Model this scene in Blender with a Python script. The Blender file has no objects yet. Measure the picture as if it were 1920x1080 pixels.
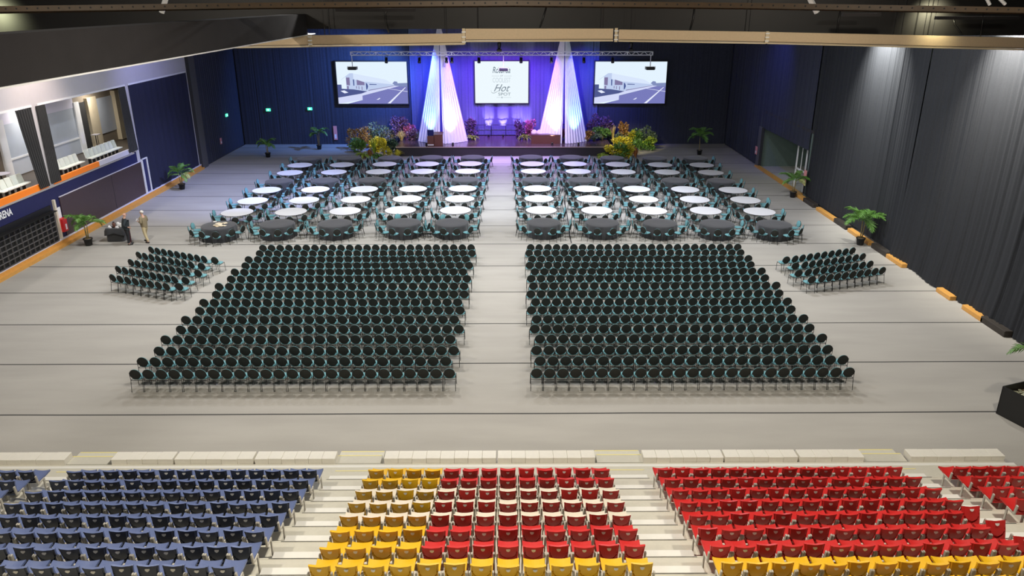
import bpy, math, random
from mathutils import Vector, Matrix
import numpy as np
R = random.Random(7)
PI = math.pi
SC = bpy.context.scene
COL = SC.collection

# ------------------------------------------------------------------ camera
FPX, PITCH, CAMH, YAW = 1424.0, math.radians(20.74), 12.36, math.radians(0.38)
cam = bpy.data.cameras.new('camera')
cam.sensor_width = 36.0
cam.lens = FPX / 1920 * 36
cam.clip_end = 300
camo = bpy.data.objects.new('camera', cam)
COL.objects.link(camo)
camo.location = (0, 0, CAMH)
camo.rotation_euler = (PI / 2 - PITCH, 0, -YAW)
SC.camera = camo

# ------------------------------------------------------------------ world, exposure
w = bpy.data.worlds.new('world')
SC.world = w
w.use_nodes = True
w.node_tree.nodes['Background'].inputs[0].default_value = (0.5, 0.55, 0.75, 1)
w.node_tree.nodes['Background'].inputs[1].default_value = 0.03
SC.view_settings.view_transform = 'Standard'
SC.view_settings.look = 'None'
SC.view_settings.gamma = 1
SC.view_settings.use_curve_mapping = False
SC.view_settings.exposure = 0.0

# ------------------------------------------------------------------ lights of the hall
def area(name, loc, size, power, col, rot=(0, 0, 0), spread=PI):
    l = bpy.data.lights.new(name, 'AREA')
    l.shape = 'DISK'; l.size = size; l.energy = power; l.color = col; l.spread = spread
    o = bpy.data.objects.new(name, l); COL.objects.link(o)
    o.location = loc; o.rotation_euler = rot
    return o

def spot(name, loc, target, power, col, angle=60, blend=0.6, size=0.15):
    l = bpy.data.lights.new(name, 'SPOT')
    l.energy = power; l.color = col; l.spot_size = math.radians(angle); l.spot_blend = blend
    l.shadow_soft_size = size
    o = bpy.data.objects.new(name, l); COL.objects.link(o)
    o.location = loc
    d = Vector(target) - Vector(loc)
    o.rotation_euler = d.to_track_quat('-Z', 'Y').to_euler()
    return o

WARM, NEUT, COOL = (1.0, 0.93, 0.80), (1.0, 0.97, 0.93), (0.80, 0.86, 1.0)
# high-bay lamps over the floor, in rows across the hall
for Y, lamps, c in ((13.0, ((-13, 1000), (-0.5, 1350), (12, 1000)), WARM), (31.0, ((-17, 900), (-6, 900), (5, 900), (16, 760)), NEUT),
                     (38.5, ((-13, 1150), (-1, 1300), (11, 1150)), (0.90, 0.94, 1.0))):
    for X, pw in lamps:
        area('highbay_lamp', (X, Y, 14.2), 0.7, pw, c)
# theatre lamps aimed at the middle of the floor in front of the stage
for X in (-9, -3, 3, 9):
    spot('floor_wash_lamp', (X * 0.8, 44, 14.0), (X * 0.75, 49, 0), 5400, (0.76, 0.83, 1.0), 62, 0.9, 0.3)
spot('floor_wash_lamp', (-9, 46, 14.0), (-17.5, 51, 0), 17000, (0.42, 0.50, 1.0), 60, 0.9, 0.3)
spot('floor_wash_lamp', (6, 46, 14.0), (14, 46, 0), 2400, (0.72, 0.78, 1.0), 60, 0.9, 0.3)
spot('floor_wash_lamp', (-1, 50, 14.0), (-1, 57.5, 0), 5000, (0.66, 0.66, 1.0), 70, 0.9, 0.3)
spot('floor_wash_lamp', (4, 52, 14.0), (10, 60, 0), 1000, (0.55, 0.62, 1.0), 60, 0.9, 0.3)
spot('floor_wash_lamp', (-6, 52, 14.0), (-13, 62, 0), 1500, (0.50, 0.55, 1.0), 60, 0.9, 0.3)
for X in (-10, 0, 10):  # added fill that brightens the tan panels, no such fixtures seen
    spot('beam_fill', (X, 21.5, 13.6), (X, 28, 11.2), 680, (1.0, 0.9, 0.75), 110, 0.8, 0.2)
# coloured stage lamps
VIOL, BLUE = (0.30, 0.08, 1.0), (0.05, 0.10, 1.0)
for X, p, c in ((-7.2, 6500, BLUE), (-3.4, 5000, (0.16, 0.06, 1.0)), (-0.4, 5200, VIOL), (2.6, 5000, (0.2, 0.05, 1.0)), (6.8, 4600, (0.05, 0.05, 1.0))):
    spot('stage_wash_lamp', (X, 65.2, 8.9), (X * 1.02, 69.9, 3.6), p * .85, c, 95, 1.0, 0.2)
spot('stage_wash_lamp', (-8.5, 65.2, 8.9), (-13.5, 70, 5.0), 9000, (0.12, 0.30, 1.0), 95, 1.0, 0.2)
spot('stage_wash_lamp', (8.2, 65.2, 8.9), (9.5, 70, 5), 500, (0.12, 0.30, 1.0), 70, 1.0, 0.2)
for X in (-4, 3):
    spot('front_wash_lamp', (X, 63.6, 8.1), (X * 0.9, 60.0, 0), 3600, (0.50, 0.36, 1.0), 85, 1.0, 0.2)
spot('stage_key_lamp', (0, 60, 9.5), (0, 66, 0.8), 6500, (0.55, 0.35, 1.0), 75, 0.8, 0.2)
# amber lamps on the planting at both ends of the stage
spot('plant_lamp', (-5.0, 57, 8.8), (-10.0, 66.5, 1.5), 5600, (1.0, 0.88, 0.60), 23, 0.7, 0.15)
spot('plant_lamp', (5.0, 57, 8.8), (9.9, 66.0, 1.4), 6400, (1.0, 0.88, 0.52), 23, 0.7, 0.15)
# lamps washing down the right-hand drape and the left-hand fascia
spot('drape_wash_lamp', (18.3, 41.8, 12.1), (20.0, 41.6, 9.7), 11000, (0.98, 0.98, 0.92), 88, 1.0, 0.1)
spot('drape_wash_lamp', (18.3, 31.0, 12.3), (20.0, 31.0, 9.9), 7500, (1.0, 0.96, 0.86), 88, 1.0, 0.1)
spot('drape_wash_lamp', (15.5, 56.0, 11.5), (20.0, 58.0, 7), 900, (0.10, 0.14, 1.0), 80, 1.0, 0.2)
spot('fascia_lamp', (-20.5, 39.5, 11.0), (-24.0, 39.5, 7.5), 1300, (1.0, 0.80, 0.66), 85, 1.0, 0.2)
spot('fascia_lamp', (-19.0, 50, 12.0), (-24.0, 52.0, 6.5), 1300, (0.42, 0.45, 1.0), 90, 1.0, 0.2)
spot('panel_lamp', (15.0, 27.5, 12.1), (15.0, 28.3, 11.7), 260, (1.0, 0.92, 0.6), 120, 1.0, 0.05)
spot('panel_lamp', (-18.0, 27.3, 12.0), (-18.0, 28.3, 11.7), 420, (0.98, 1.0, 0.60), 120, 1.0, 0.05)

# ------------------------------------------------------------------ mapping photo pixels to places in the hall
def ray(x, y):
    dx, dy = (x - 960) / FPX, (y - 540) / FPX
    fw = math.cos(PITCH) - dy * math.sin(PITCH); up = -(math.sin(PITCH) + dy * math.cos(PITCH))
    c, s = math.cos(YAW), math.sin(YAW)
    return Vector((dx * c + fw * s, -dx * s + fw * c, up))
def G(x, y, z=0.0):
    r = ray(x, y); return r * ((z - CAMH) / r.z) + Vector((0, 0, CAMH))
def PX(x, y, X):
    r = ray(x, y); return r * (X / r.x) + Vector((0, 0, CAMH))
def PY(x, y, Y):
    r = ray(x, y); return r * (Y / r.y) + Vector((0, 0, CAMH))

# ------------------------------------------------------------------ materials
MATS = {}
def mat(name, col, rough=0.6, metal=0.0, noise=0.0, scale=20.0, emit=None, es=0.0, bump=0.0, trans=0.0, alpha=1.0, sheen=0.0, coat=0.0, spec=0.5):
    if name in MATS: return MATS[name]
    m = bpy.data.materials.new(name); m.use_nodes = True
    nt = m.node_tree; b = nt.nodes['Principled BSDF']
    b.inputs['Base Color'].default_value = (*col, 1)
    b.inputs['Roughness'].default_value = rough
    b.inputs['Metallic'].default_value = metal
    b.inputs['Specular IOR Level'].default_value = spec
    if trans: b.inputs['Transmission Weight'].default_value = trans
    if alpha < 1: b.inputs['Alpha'].default_value = alpha
    if sheen: b.inputs['Sheen Weight'].default_value = sheen
    if coat: b.inputs['Coat Weight'].default_value = coat
    if emit:
        b.inputs['Emission Color'].default_value = (*emit, 1); b.inputs['Emission Strength'].default_value = es
    if noise or bump:
        tc = nt.nodes.new('ShaderNodeTexCoord'); n = nt.nodes.new('ShaderNodeTexNoise')
        n.inputs['Scale'].default_value = scale; n.inputs['Detail'].default_value = 4
        nt.links.new(tc.outputs['Object'], n.inputs['Vector'])
        if noise:
            mx = nt.nodes.new('ShaderNodeMix'); mx.data_type = 'RGBA'
            mx.inputs[6].default_value = (*[max(0, c * (1 - noise)) for c in col], 1)
            mx.inputs[7].default_value = (*[min(1, c * (1 + noise)) for c in col], 1)
            nt.links.new(n.outputs['Fac'], mx.inputs[0]); nt.links.new(mx.outputs[2], b.inputs['Base Color'])
        if bump:
            bp = nt.nodes.new('ShaderNodeBump'); bp.inputs['Strength'].default_value = bump; bp.inputs['Distance'].default_value = 0.02
            nt.links.new(n.outputs['Fac'], bp.inputs['Height']); nt.links.new(bp.outputs['Normal'], b.inputs['Normal'])
    MATS[name] = m
    return m

def carpet_mat():
    m = bpy.data.materials.new('carpet'); m.use_nodes = True
    nt = m.node_tree; N = nt.nodes; L = nt.links; b = N['Principled BSDF']
    b.inputs['Roughness'].default_value = 0.95; b.inputs['Specular IOR Level'].default_value = 0.1
    tc = N.new('ShaderNodeTexCoord')
    n1 = N.new('ShaderNodeTexNoise'); n1.inputs['Scale'].default_value = 60; n1.inputs['Detail'].default_value = 3
    n2 = N.new('ShaderNodeTexNoise'); n2.inputs['Scale'].default_value = 0.55; n2.inputs['Detail'].default_value = 5
    mp = N.new('ShaderNodeMapping'); mp.inputs['Scale'].default_value = (0.5, 2.2, 1)
    L.new(tc.outputs['Object'], n1.inputs['Vector']); L.new(tc.outputs['Object'], mp.inputs['Vector']); L.new(mp.outputs['Vector'], n2.inputs['Vector'])
    r1 = N.new('ShaderNodeMix'); r1.data_type = 'RGBA'
    r1.inputs[6].default_value = (0.315, 0.296, 0.265, 1); r1.inputs[7].default_value = (0.455, 0.430, 0.388, 1)
    L.new(n1.outputs['Fac'], r1.inputs[0])
    r2 = N.new('ShaderNodeMix'); r2.data_type = 'RGBA'; r2.blend_type = 'MULTIPLY'; r2.inputs[0].default_value = 1
    cr = N.new('ShaderNodeMapRange'); cr.inputs[1].default_value = 0.3; cr.inputs[2].default_value = 0.7; cr.inputs[3].default_value = 0.93; cr.inputs[4].default_value = 1.05
    L.new(n2.outputs['Fac'], cr.inputs[0]); L.new(r1.outputs[2], r2.inputs[6]); L.new(cr.outputs[0], r2.inputs[7])
    sx = N.new('ShaderNodeSeparateXYZ'); L.new(tc.outputs['Object'], sx.inputs[0])
    def mth(op, a, bv):
        q = N.new('ShaderNodeMath'); q.operation = op
        if isinstance(a, (int, float)): q.inputs[0].default_value = a
        else: L.new(a, q.inputs[0])
        if isinstance(bv, (int, float)): q.inputs[1].default_value = bv
        else: L.new(bv, q.inputs[1])
        return q.outputs[0]
    ns = N.new('ShaderNodeTexNoise'); ns.inputs['Scale'].default_value = 0.15; L.new(tc.outputs['Object'], ns.inputs['Vector'])
    yy = mth('ADD', sx.outputs['Y'], mth('MULTIPLY', mth('SUBTRACT', ns.outputs['Fac'], 0.5), 0.10))
    fr = mth('FRACT', mth('DIVIDE', mth('SUBTRACT', yy, 21.30 - 3.6134 * 10.5), 3.6134), 0)
    d = mth('ABSOLUTE', mth('SUBTRACT', fr, 0.5), 0)
    line = mth('LESS_THAN', d, 0.0105)
    mix = N.new('ShaderNodeMix'); mix.data_type = 'RGBA'
    L.new(mth('MULTIPLY', line, 0.88), mix.inputs[0]); L.new(r2.outputs[2], mix.inputs[6]); mix.inputs[7].default_value = (0.03, 0.03, 0.032, 1)
    L.new(mix.outputs[2], b.inputs['Base Color'])
    bp = N.new('ShaderNodeBump'); bp.inputs['Strength'].default_value = 0.25; bp.inputs['Distance'].default_value = 0.01
    L.new(n1.outputs['Fac'], bp.inputs['Height']); L.new(bp.outputs['Normal'], b.inputs['Normal'])
    return m

M_CARPET = carpet_mat()
M_TEAL = mat('teal_fabric', (0.120, 0.315, 0.345), 0.85, noise=0.18, scale=60, sheen=0.2)
M_SHELL = mat('black_fabric', (0.024, 0.026, 0.023), 0.75, noise=0.5, scale=70, spec=0.3)
M_FRAME = mat('dark_steel_tube', (0.03, 0.032, 0.034), 0.35, metal=0.6)
M_WHITE = mat('white_laminate', (0.86, 0.85, 0.85), 0.35)
M_EDGE = mat('table_edge_band', (0.10, 0.10, 0.11), 0.5)
M_BLACKCLOTH = mat('black_tablecloth', (0.035, 0.036, 0.04), 0.9, noise=0.25, scale=40, sheen=0.3)
M_BLUESHADED = mat('blue_seat_shaded', (0.026, 0.036, 0.068), 0.42, noise=0.12, scale=30)  # blue seat plastic darkened for the shaded rear of the backs
M_BLUELIT = mat('blue_seat_lit', (0.125, 0.165, 0.33), 0.4, noise=0.08, scale=30)  # same blue plastic lightened for the overhead light on pans and fronts
M_YEL = mat('yellow_seat_shell', (0.80, 0.46, 0.008), 0.38, noise=0.05, scale=20)
M_RED = mat('red_seat_shell', (0.60, 0.022, 0.020), 0.38, noise=0.06, scale=20)
M_CREAM = mat('cream_seat_cover', (0.74, 0.66, 0.54), 0.6, noise=0.06, scale=30)
M_TAG = mat('white_tag', (0.85, 0.83, 0.78), 0.4)
M_BRKT = mat('grey_cast_bracket', (0.50, 0.47, 0.41), 0.5, noise=0.15, scale=30)
M_DECK = mat('pale_deck_vinyl', (0.60, 0.57, 0.48), 0.55, noise=0.06, scale=12)
M_STEP = mat('white_step_top', (0.80, 0.78, 0.72), 0.5, noise=0.04, scale=10)
M_YLINE = mat('yellow_nosing', (0.84, 0.74, 0.30), 0.5)
M_GAPSHADE = mat('gap_and_shade', (0.02, 0.02, 0.02), 0.8)  # near black for joints, holes and painted shade lines
M_BENCH = mat('off_white_vinyl', (0.84, 0.80, 0.71), 0.5, noise=0.05, scale=10)
M_WOOD = mat('orange_timber', (0.62, 0.31, 0.07), 0.5, noise=0.15, scale=6)
M_DKBEAM = mat('dark_timber', (0.035, 0.028, 0.022), 0.6, noise=0.2, scale=8)
M_NAVY = mat('navy_paint', (0.012, 0.014, 0.075), 0.5, noise=0.1, scale=4)
M_NAVYD = mat('dark_navy_curtain', (0.009, 0.011, 0.034), 0.85, noise=0.3, scale=12)
M_FASCIA = mat('grey_fascia_board', (0.50, 0.48, 0.50), 0.6, noise=0.04, scale=3)
M_MAROON = mat('brown_board', (0.055, 0.032, 0.032), 0.32, noise=0.2, scale=5)
M_BLKDRAPE = mat('black_drape', (0.020, 0.020, 0.022), 0.8, noise=0.3, scale=20, sheen=0.2)
M_GREYDRAPE = mat('charcoal_drape', (0.029, 0.0305, 0.0345), 0.95, noise=0.25, scale=25, spec=0.1)
M_STGDRAPE = mat('blue_stage_drape', (0.10, 0.11, 0.20), 0.85, noise=0.15, scale=8, sheen=0.2)
M_BACK = mat('dark_back_drape', (0.030, 0.034, 0.055), 0.9, noise=0.3, scale=10)
M_STAGE = mat('polished_stage_board', (0.095, 0.060, 0.060), 0.20, noise=0.15, scale=4)
M_STGFRONT = mat('stage_skirt_black', (0.022, 0.018, 0.022), 0.8, noise=0.3, scale=30)
M_STGEDGE = mat('stage_edge_trim', (0.40, 0.30, 0.26), 0.4)
M_GAUZE = mat('white_gauze', (0.80, 0.78, 0.84), 0.9, noise=0.05, scale=6, sheen=0.2)
M_TAN = mat('tan_acoustic_panel', (0.62, 0.48, 0.31), 0.7, noise=0.08, scale=14)
M_TANL = mat('tan_ledge', (0.66, 0.55, 0.36), 0.6)
M_DARKPANEL = mat('dark_bulkhead_board', (0.010, 0.0095, 0.0095), 0.6, noise=0.2, scale=3)
M_GREYPANEL = mat('grey_bulkhead_board', (0.030, 0.028, 0.029), 0.9, noise=0.15, scale=2.0, spec=0.08)
M_ALU = mat('aluminium', (0.85, 0.85, 0.88), 0.45, metal=0.3)
M_WMETAL = mat('white_metal', (0.82, 0.82, 0.82), 0.4)
M_BLKMETAL = mat('black_metal', (0.012, 0.012, 0.013), 0.4)
M_BRASS = mat('brown_steel_beam', (0.075, 0.046, 0.022), 0.55, noise=0.2, scale=8)
M_ORANGE = mat('orange_board', (0.95, 0.24, 0.012), 0.5)
M_PALEBOARD = mat('pale_lilac_board', (0.66, 0.64, 0.74), 0.5)
M_GREYLEDGE = mat('grey_ledge', (0.36, 0.34, 0.34), 0.5)
M_GLASSW = mat('frosted_glass_wall', (0.50, 0.54, 0.60), 0.25, noise=0.05, scale=2)
M_BEIGE = mat('beige_door', (0.55, 0.47, 0.33), 0.5, noise=0.06, scale=3)
M_TAUPE = mat('taupe_wall', (0.24, 0.20, 0.15), 0.6, noise=0.06, scale=3)
M_INNERFLOOR = mat('brown_floor', (0.085, 0.07, 0.055), 0.5, noise=0.2, scale=6)
M_WSEAT = mat('white_plastic_seat', (0.74, 0.78, 0.72), 0.4)
M_REDBOX = mat('red_enamel', (0.60, 0.012, 0.016), 0.35)
M_PINKSIGN = mat('faded_red_sign', (0.75, 0.30, 0.30), 0.5)
M_SIGNW = mat('white_sign', (0.82, 0.82, 0.84), 0.5)
M_EXIT = mat('green_exit_light', (0.05, 0.5, 0.25), 0.4, emit=(0.10, 0.95, 0.55), es=1.3)
M_EXITW = mat('exit_light_white', (0.8, 1, 0.9), 0.4, emit=(0.75, 1.0, 0.9), es=1.2)
M_GREENWALL = mat('grey_green_wall', (0.115, 0.155, 0.135), 0.7, noise=0.12, scale=4)
M_POT = mat('black_plastic_pot', (0.012, 0.012, 0.012), 0.45)
M_SOIL = mat('bark_mulch', (0.20, 0.14, 0.08), 0.95, noise=0.5, scale=50)
M_STEM = mat('palm_stem', (0.30, 0.24, 0.10), 0.6, noise=0.25, scale=20)
M_LEAF = mat('palm_leaf', (0.12, 0.27, 0.05), 0.45, noise=0.3, scale=6)
M_LEAFY = mat('yellowing_palm_leaf', (0.36, 0.40, 0.13), 0.5, noise=0.2, scale=6)
M_CEIL = mat('dark_ceiling', (0.035, 0.032, 0.034), 0.8)
M_LATTICE = mat('black_lattice', (0.006, 0.006, 0.006), 0.5)
M_LATBAR = mat('grey_lattice_bar', (0.105, 0.10, 0.10), 0.5)

# ------------------------------------------------------------------ mesh builder
class MB:
    def __init__(s): s.v = []; s.f = []; s.m = []
    def add(s, vs, fs, m=0):
        o = len(s.v); s.v.extend([tuple(p) for p in vs]); s.f.extend([tuple(i + o for i in f) for f in fs]); s.m.extend([m] * len(fs)); return s
    def box(s, x0, x1, y0, y1, z0, z1, m=0, M=None):
        vs = [(x0, y0, z0), (x1, y0, z0), (x1, y1, z0), (x0, y1, z0), (x0, y0, z1), (x1, y0, z1), (x1, y1, z1), (x0, y1, z1)]
        if M is not None: vs = [M @ Vector(p) for p in vs]
        return s.add(vs, [(0, 3, 2, 1), (4, 5, 6, 7), (0, 1, 5, 4), (1, 2, 6, 5), (2, 3, 7, 6), (3, 0, 4, 7)], m)
    def bev(s, x0, x1, y0, y1, z0, z1, b, m=0, M=None):
        """box with its top edges chamfered and corners cut"""
        def ring(d, z): return [(x0 + d + b, y0 + d, z), (x1 - d - b, y0 + d, z), (x1 - d, y0 + d + b, z), (x1 - d, y1 - d - b, z), (x1 - d - b, y1 - d, z), (x0 + d + b, y1 - d, z), (x0 + d, y1 - d - b, z), (x0 + d, y0 + d + b, z)]
        vs = ring(b * .5, z0) + ring(0, z0 + b) + ring(0, z1 - b) + ring(b * .6, z1)
        if M is not None: vs = [M @ Vector(p) for p in vs]
        fs = [tuple(range(7, -1, -1)), tuple(range(24, 32))]
        for k in range(3):
            for i in range(8): fs.append((k * 8 + i, k * 8 + (i + 1) % 8, k * 8 + 8 + (i + 1) % 8, k * 8 + 8 + i))
        return s.add(vs, fs, m)
    def tube(s, pts, r, n=6, m=0):
        pts = [Vector(p) for p in pts]; k = len(pts)
        rs = r if isinstance(r, (list, tuple)) else [r] * k
        vs = []; prev = None
        for i, p in enumerate(pts):
            d = (pts[min(i + 1, k - 1)] - pts[max(i - 1, 0)]).normalized()
            if prev is None: u = d.orthogonal().normalized()
            else:
                u = prev - d * prev.dot(d)
                u = u.normalized() if u.length > 1e-6 else d.orthogonal().normalized()
            prev = u; w_ = d.cross(u)
            for j in range(n):
                a = 2 * PI * j / n; vs.append(p + (u * math.cos(a) + w_ * math.sin(a)) * rs[i])
        fs = [tuple(range(n - 1, -1, -1)), tuple(range((k - 1) * n, k * n))]
        for i in range(k - 1):
            for j in range(n): fs.append((i * n + j, i * n + (j + 1) % n, (i + 1) * n + (j + 1) % n, (i + 1) * n + j))
        return s.add(vs, fs, m)
    def lathe(s, prof, n=24, m=0, c=(0, 0, 0), wob=None):
        vs = []
        for i, (r, z) in enumerate(prof):
            for j in range(n):
                a = 2 * PI * j / n; rr = r * (wob(a, i) if wob else 1); vs.append((c[0] + rr * math.cos(a), c[1] + rr * math.sin(a), c[2] + z))
        k = len(prof); fs = []
        for i in range(k - 1):
            for j in range(n): fs.append((i * n + j, i * n + (j + 1) % n, (i + 1) * n + (j + 1) % n, (i + 1) * n + j))
        fs.append(tuple(range(n - 1, -1, -1))); fs.append(tuple(range((k - 1) * n, k * n)))
        return s.add(vs, fs, m)
    def ell(s, c, r, nu=10, nv=6, m=0, M=None):
        vs = []; c = Vector(c)
        for i in range(1, nv):
            t = PI * i / nv
            for j in range(nu):
                a = 2 * PI * j / nu; p = Vector((r[0] * math.sin(t) * math.cos(a), r[1] * math.sin(t) * math.sin(a), r[2] * math.cos(t)))
                vs.append(c + (M @ p if M is not None else p))
        top, bot = Vector((0, 0, r[2])), Vector((0, 0, -r[2]))
        if M is not None: top, bot = M @ top, M @ bot
        vs += [c + top, c + bot]; T = len(vs) - 2; fs = []
        for j in range(nu):
            fs.append((T, j, (j + 1) % nu)); e = (nv - 2) * nu; fs.append((T + 1, e + (j + 1) % nu, e + j))
            for i in range(nv - 2): fs.append((i * nu + j, (i + 1) * nu + j, (i + 1) * nu + (j + 1) % nu, i * nu + (j + 1) % nu))
        return s.add(vs, fs, m)
    def grid(s, fn, nu, nv, m=0, thick=None):
        """fn(i/nu, j/nv) -> point; thick: fn2 giving the back side"""
        vs = [fn(i / nu, j / nv) for j in range(nv + 1) for i in range(nu + 1)]; W = nu + 1
        fs = [(j * W + i, j * W + i + 1, (j + 1) * W + i + 1, (j + 1) * W + i) for j in range(nv) for i in range(nu)]
        if thick is None: return s.add(vs, fs, m)
        n = len(vs); vs2 = [thick(i / nu, j / nv) for j in range(nv + 1) for i in range(nu + 1)]
        fs2 = [tuple(n + q for q in reversed(f)) for f in fs]
        rim = [i for i in range(W)] + [j * W + nu for j in range(1, nv + 1)] + [nv * W + i for i in range(nu - 1, -1, -1)] + [j * W for j in range(nv - 1, 0, -1)]
        fr = [(rim[(q + 1) % len(rim)], rim[q], n + rim[q], n + rim[(q + 1) % len(rim)]) for q in range(len(rim))]
        o = len(s.v); s.v.extend([tuple(p) for p in vs + vs2])
        for F, mm in ((fs, m), (fs2, m + 1), (fr, m + 1)):
            s.f.extend([tuple(q + o for q in f) for f in F]); s.m.extend([mm] * len(F))
        return s
    def build(s, name, mats, parent=None, smooth=False, loc=None):
        me = bpy.data.meshes.new(name); me.from_pydata(s.v, [], s.f)
        for mm in (mats if isinstance(mats, (list, tuple)) else [mats]): me.materials.append(mm)
        if any(s.m): me.polygons.foreach_set('material_index', [min(x, len(me.materials) - 1) for x in s.m])
        if smooth: me.polygons.foreach_set('use_smooth', [True] * len(me.polygons))
        me.update()
        o = bpy.data.objects.new(name, me); COL.objects.link(o)
        if parent is not None: o.parent = parent; KIDS.setdefault(parent.name, []).append(o)
        if loc is not None: o.location = loc
        return o

KIDS = {}
def tag(o, label=None, cat=None, group=None, kind=None):
    if label: o['label'] = label
    if cat: o['category'] = cat
    if group: o['group'] = group
    if kind: o['kind'] = kind
    return o
def empty(name, loc, rz=0.0):
    o = bpy.data.objects.new(name, None); COL.objects.link(o)
    o.empty_display_size = 0.1; o.location = loc; o.rotation_euler = (0, 0, rz); return o
def copy_tree(o, parent=None):
    c = o.copy(); COL.objects.link(c)
    if parent is not None: c.parent = parent; KIDS.setdefault(parent.name, []).append(c)
    for ch in list(KIDS.get(o.name, [])): copy_tree(ch, c)
    return c
class Proto:
    """first placement moves the prototype itself, later ones copy it with its parts"""
    def __init__(s, root): s.root = root; s.used = False
    def place(s, loc, rz, label, cat, group):
        if s.used: o = copy_tree(s.root)
        else: o = s.root; s.used = True
        o.location = loc; o.rotation_euler = (0, 0, rz)
        return tag(o, label, cat, group)
ORD = 'first second third fourth fifth sixth seventh eighth ninth tenth eleventh twelfth thirteenth fourteenth fifteenth sixteenth seventeenth eighteenth nineteenth twentieth twenty-first twenty-second twenty-third twenty-fourth twenty-fifth'.split()
def struct(o): o['kind'] = 'structure'; return o

# ================================================================== THE SHELL
XL, XR, YB = -24.05, 20.0, 70.0
fb = MB(); fb.box(-24.0, 24, -3, 71, -0.3, 0.0)
struct(fb.build('floor', M_CARPET))
b = MB(); b.box(-32, 26, -3, 71, 15.0, 15.3); struct(b.build('ceiling', M_CEIL))
b = MB(); b.box(-32, 26, YB + 0.5, YB + 0.8, -0.3, 15); struct(b.build('wall_back', M_BACK))
b = MB(); b.box(23.7, 24.0, -3, 71, -0.3, 15); struct(b.build('wall_right', M_GREENWALL))
# left wall: lower wall, posts, fascia, with the open boxes above
b = MB()
b.box(XL - 0.3, XL, 6, 60.2, -0.3, 3.18)
struct(b.build('wall_left', M_NAVY))
b = MB(); b.box(XL - 0.3, XL, 6, 60.2, 7.40, 15); struct(b.build('wall_left_fascia', M_FASCIA))
b = MB(); b.box(XL - 0.3, XL, 39.3, 39.8, 3.18, 7.40); b.box(XL - 0.3, XL + 0.02, 49.32, 49.72, 2.5, 7.40); b.box(XL - 0.25, XL + 0.02, 58.95, 59.15, 0.2, 7.40)
struct(b.build('trim_1', M_FASCIA))
b = MB(); b.box(XL - 0.3, XL + 0.04, 49.75, 58.95, 7.32, 7.42); b.box(XL - 0.3, XL + 0.04, 39.8, 49.32, 7.32, 7.42); b.box(XL - 0.3, XL + 0.04, 30, 39.3, 7.32, 7.42)
struct(b.build('trim_2', M_WMETAL))
# dark navy boarding that closes the third bay
b = MB(); b.grid(lambda u, v: (XL + 0.05 + 0.02 * math.sin(u * 60), 50.6 + u * 8.35, 0.36 + v * 6.96), 90, 1); b.grid(lambda u, v: (XL + 0.045, 49.72 + u * .9, 2.64 + v * 4.68), 4, 1)
struct(b.build('wall_left_bay', M_NAVYD))
b = MB(); b.box(XL - 0.3, XL + 0.25, 59.2, 60.3, 0, 11.5); struct(b.build('pillar', M_BLKDRAPE))
# wall beyond the pillar
b = MB(); b.grid(lambda u, v: (XL - 0.05 + 0.025 * math.sin(u * 150) + 0.01 * math.sin(u * 67 + 1), 60.3 + u * 9.8, v * 11.5), 160, 1)
struct(b.build('wall_left_rear', M_BACK))
# kick board along the left wall
b = MB(); b.box(XL, XL + 0.12, 26, 59.2, 0.0, 0.30); b.box(XL, XL + 0.34, 26, 59.2, 0.0, 0.14)
struct(b.build('baseboard_left', M_WOOD))
b = MB(); b.box(XL + 0.0, XL + 0.125, 26, 59.2, 0.30, 0.36); struct(b.build('trim_3', M_PALEBOARD))

# ---- rooms behind the openings
b = MB(); b.box(-32, XL - 0.3, 6, 60, 3.0, 3.25); struct(b.build('floor_boxes', M_INNERFLOOR))
b = MB(); b.box(-32, XL - 0.3, 6, 60, 7.3, 7.5); struct(b.build('ceiling_boxes', M_FASCIA))
b = MB(); b.box(-27.3, -27.1, 6, 60, 3.25, 7.3); struct(b.build('wall_boxes', M_TAUPE))
def inner(y0, y1, z0, z1, name, m, t=0.1):
    b = MB(); b.box(-27.1, -27.1 + t, y0, y1, z0, z1); return struct(b.build(name, m))
inner(45.2, 48.5, 3.3, 6.1, 'window_1', M_GLASSW, 0.04)
inner(40.5, 48.5, 6.1, 7.0, 'trim_4', M_PALEBOARD, 0.06)
inner(41.0, 45.2, 3.3, 6.1, 'window_2', M_GLASSW, 0.04)
inner(41.0, 48.5, 4.18, 4.28, 'trim_5', M_WMETAL, 0.08)
inner(48.5, 49.05, 3.3, 6.4, 'trim_6', M_WMETAL, 0.12)
inner(49.05, 49.9, 3.3, 6.3, 'gap_sheet', M_GAPSHADE, 0.03)  # dark sheet standing in for the gap beside the white post
inner(49.9, 50.3, 3.3, 6.5, 'trim_7', M_BEIGE, 0.22)
inner(50.3, 51.25, 3.3, 6.5, 'door_2', M_BEIGE, 0.10)
inner(51.25, 53.4, 4.0, 6.3, 'window_3', M_GLASSW, 0.04)
inner(53.4, 55.0, 3.3, 6.6, 'trim_8', M_BEIGE, 0.3)
inner(33.0, 40.0, 6.3, 7.1, 'trim_9', M_PALEBOARD, 0.06)
inner(39.0, 40.6, 3.3, 6.3, 'door_3', M_TAUPE, 0.06)
inner(40.75, 41.35, 3.3, 6.4, 'trim_10', M_WMETAL, 0.12)
for Y in (36, 43, 50):
    area('box_ceiling_lamp', (-26.0, Y, 7.2), 0.5, 120, (1.0, 0.94, 0.86))

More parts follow.
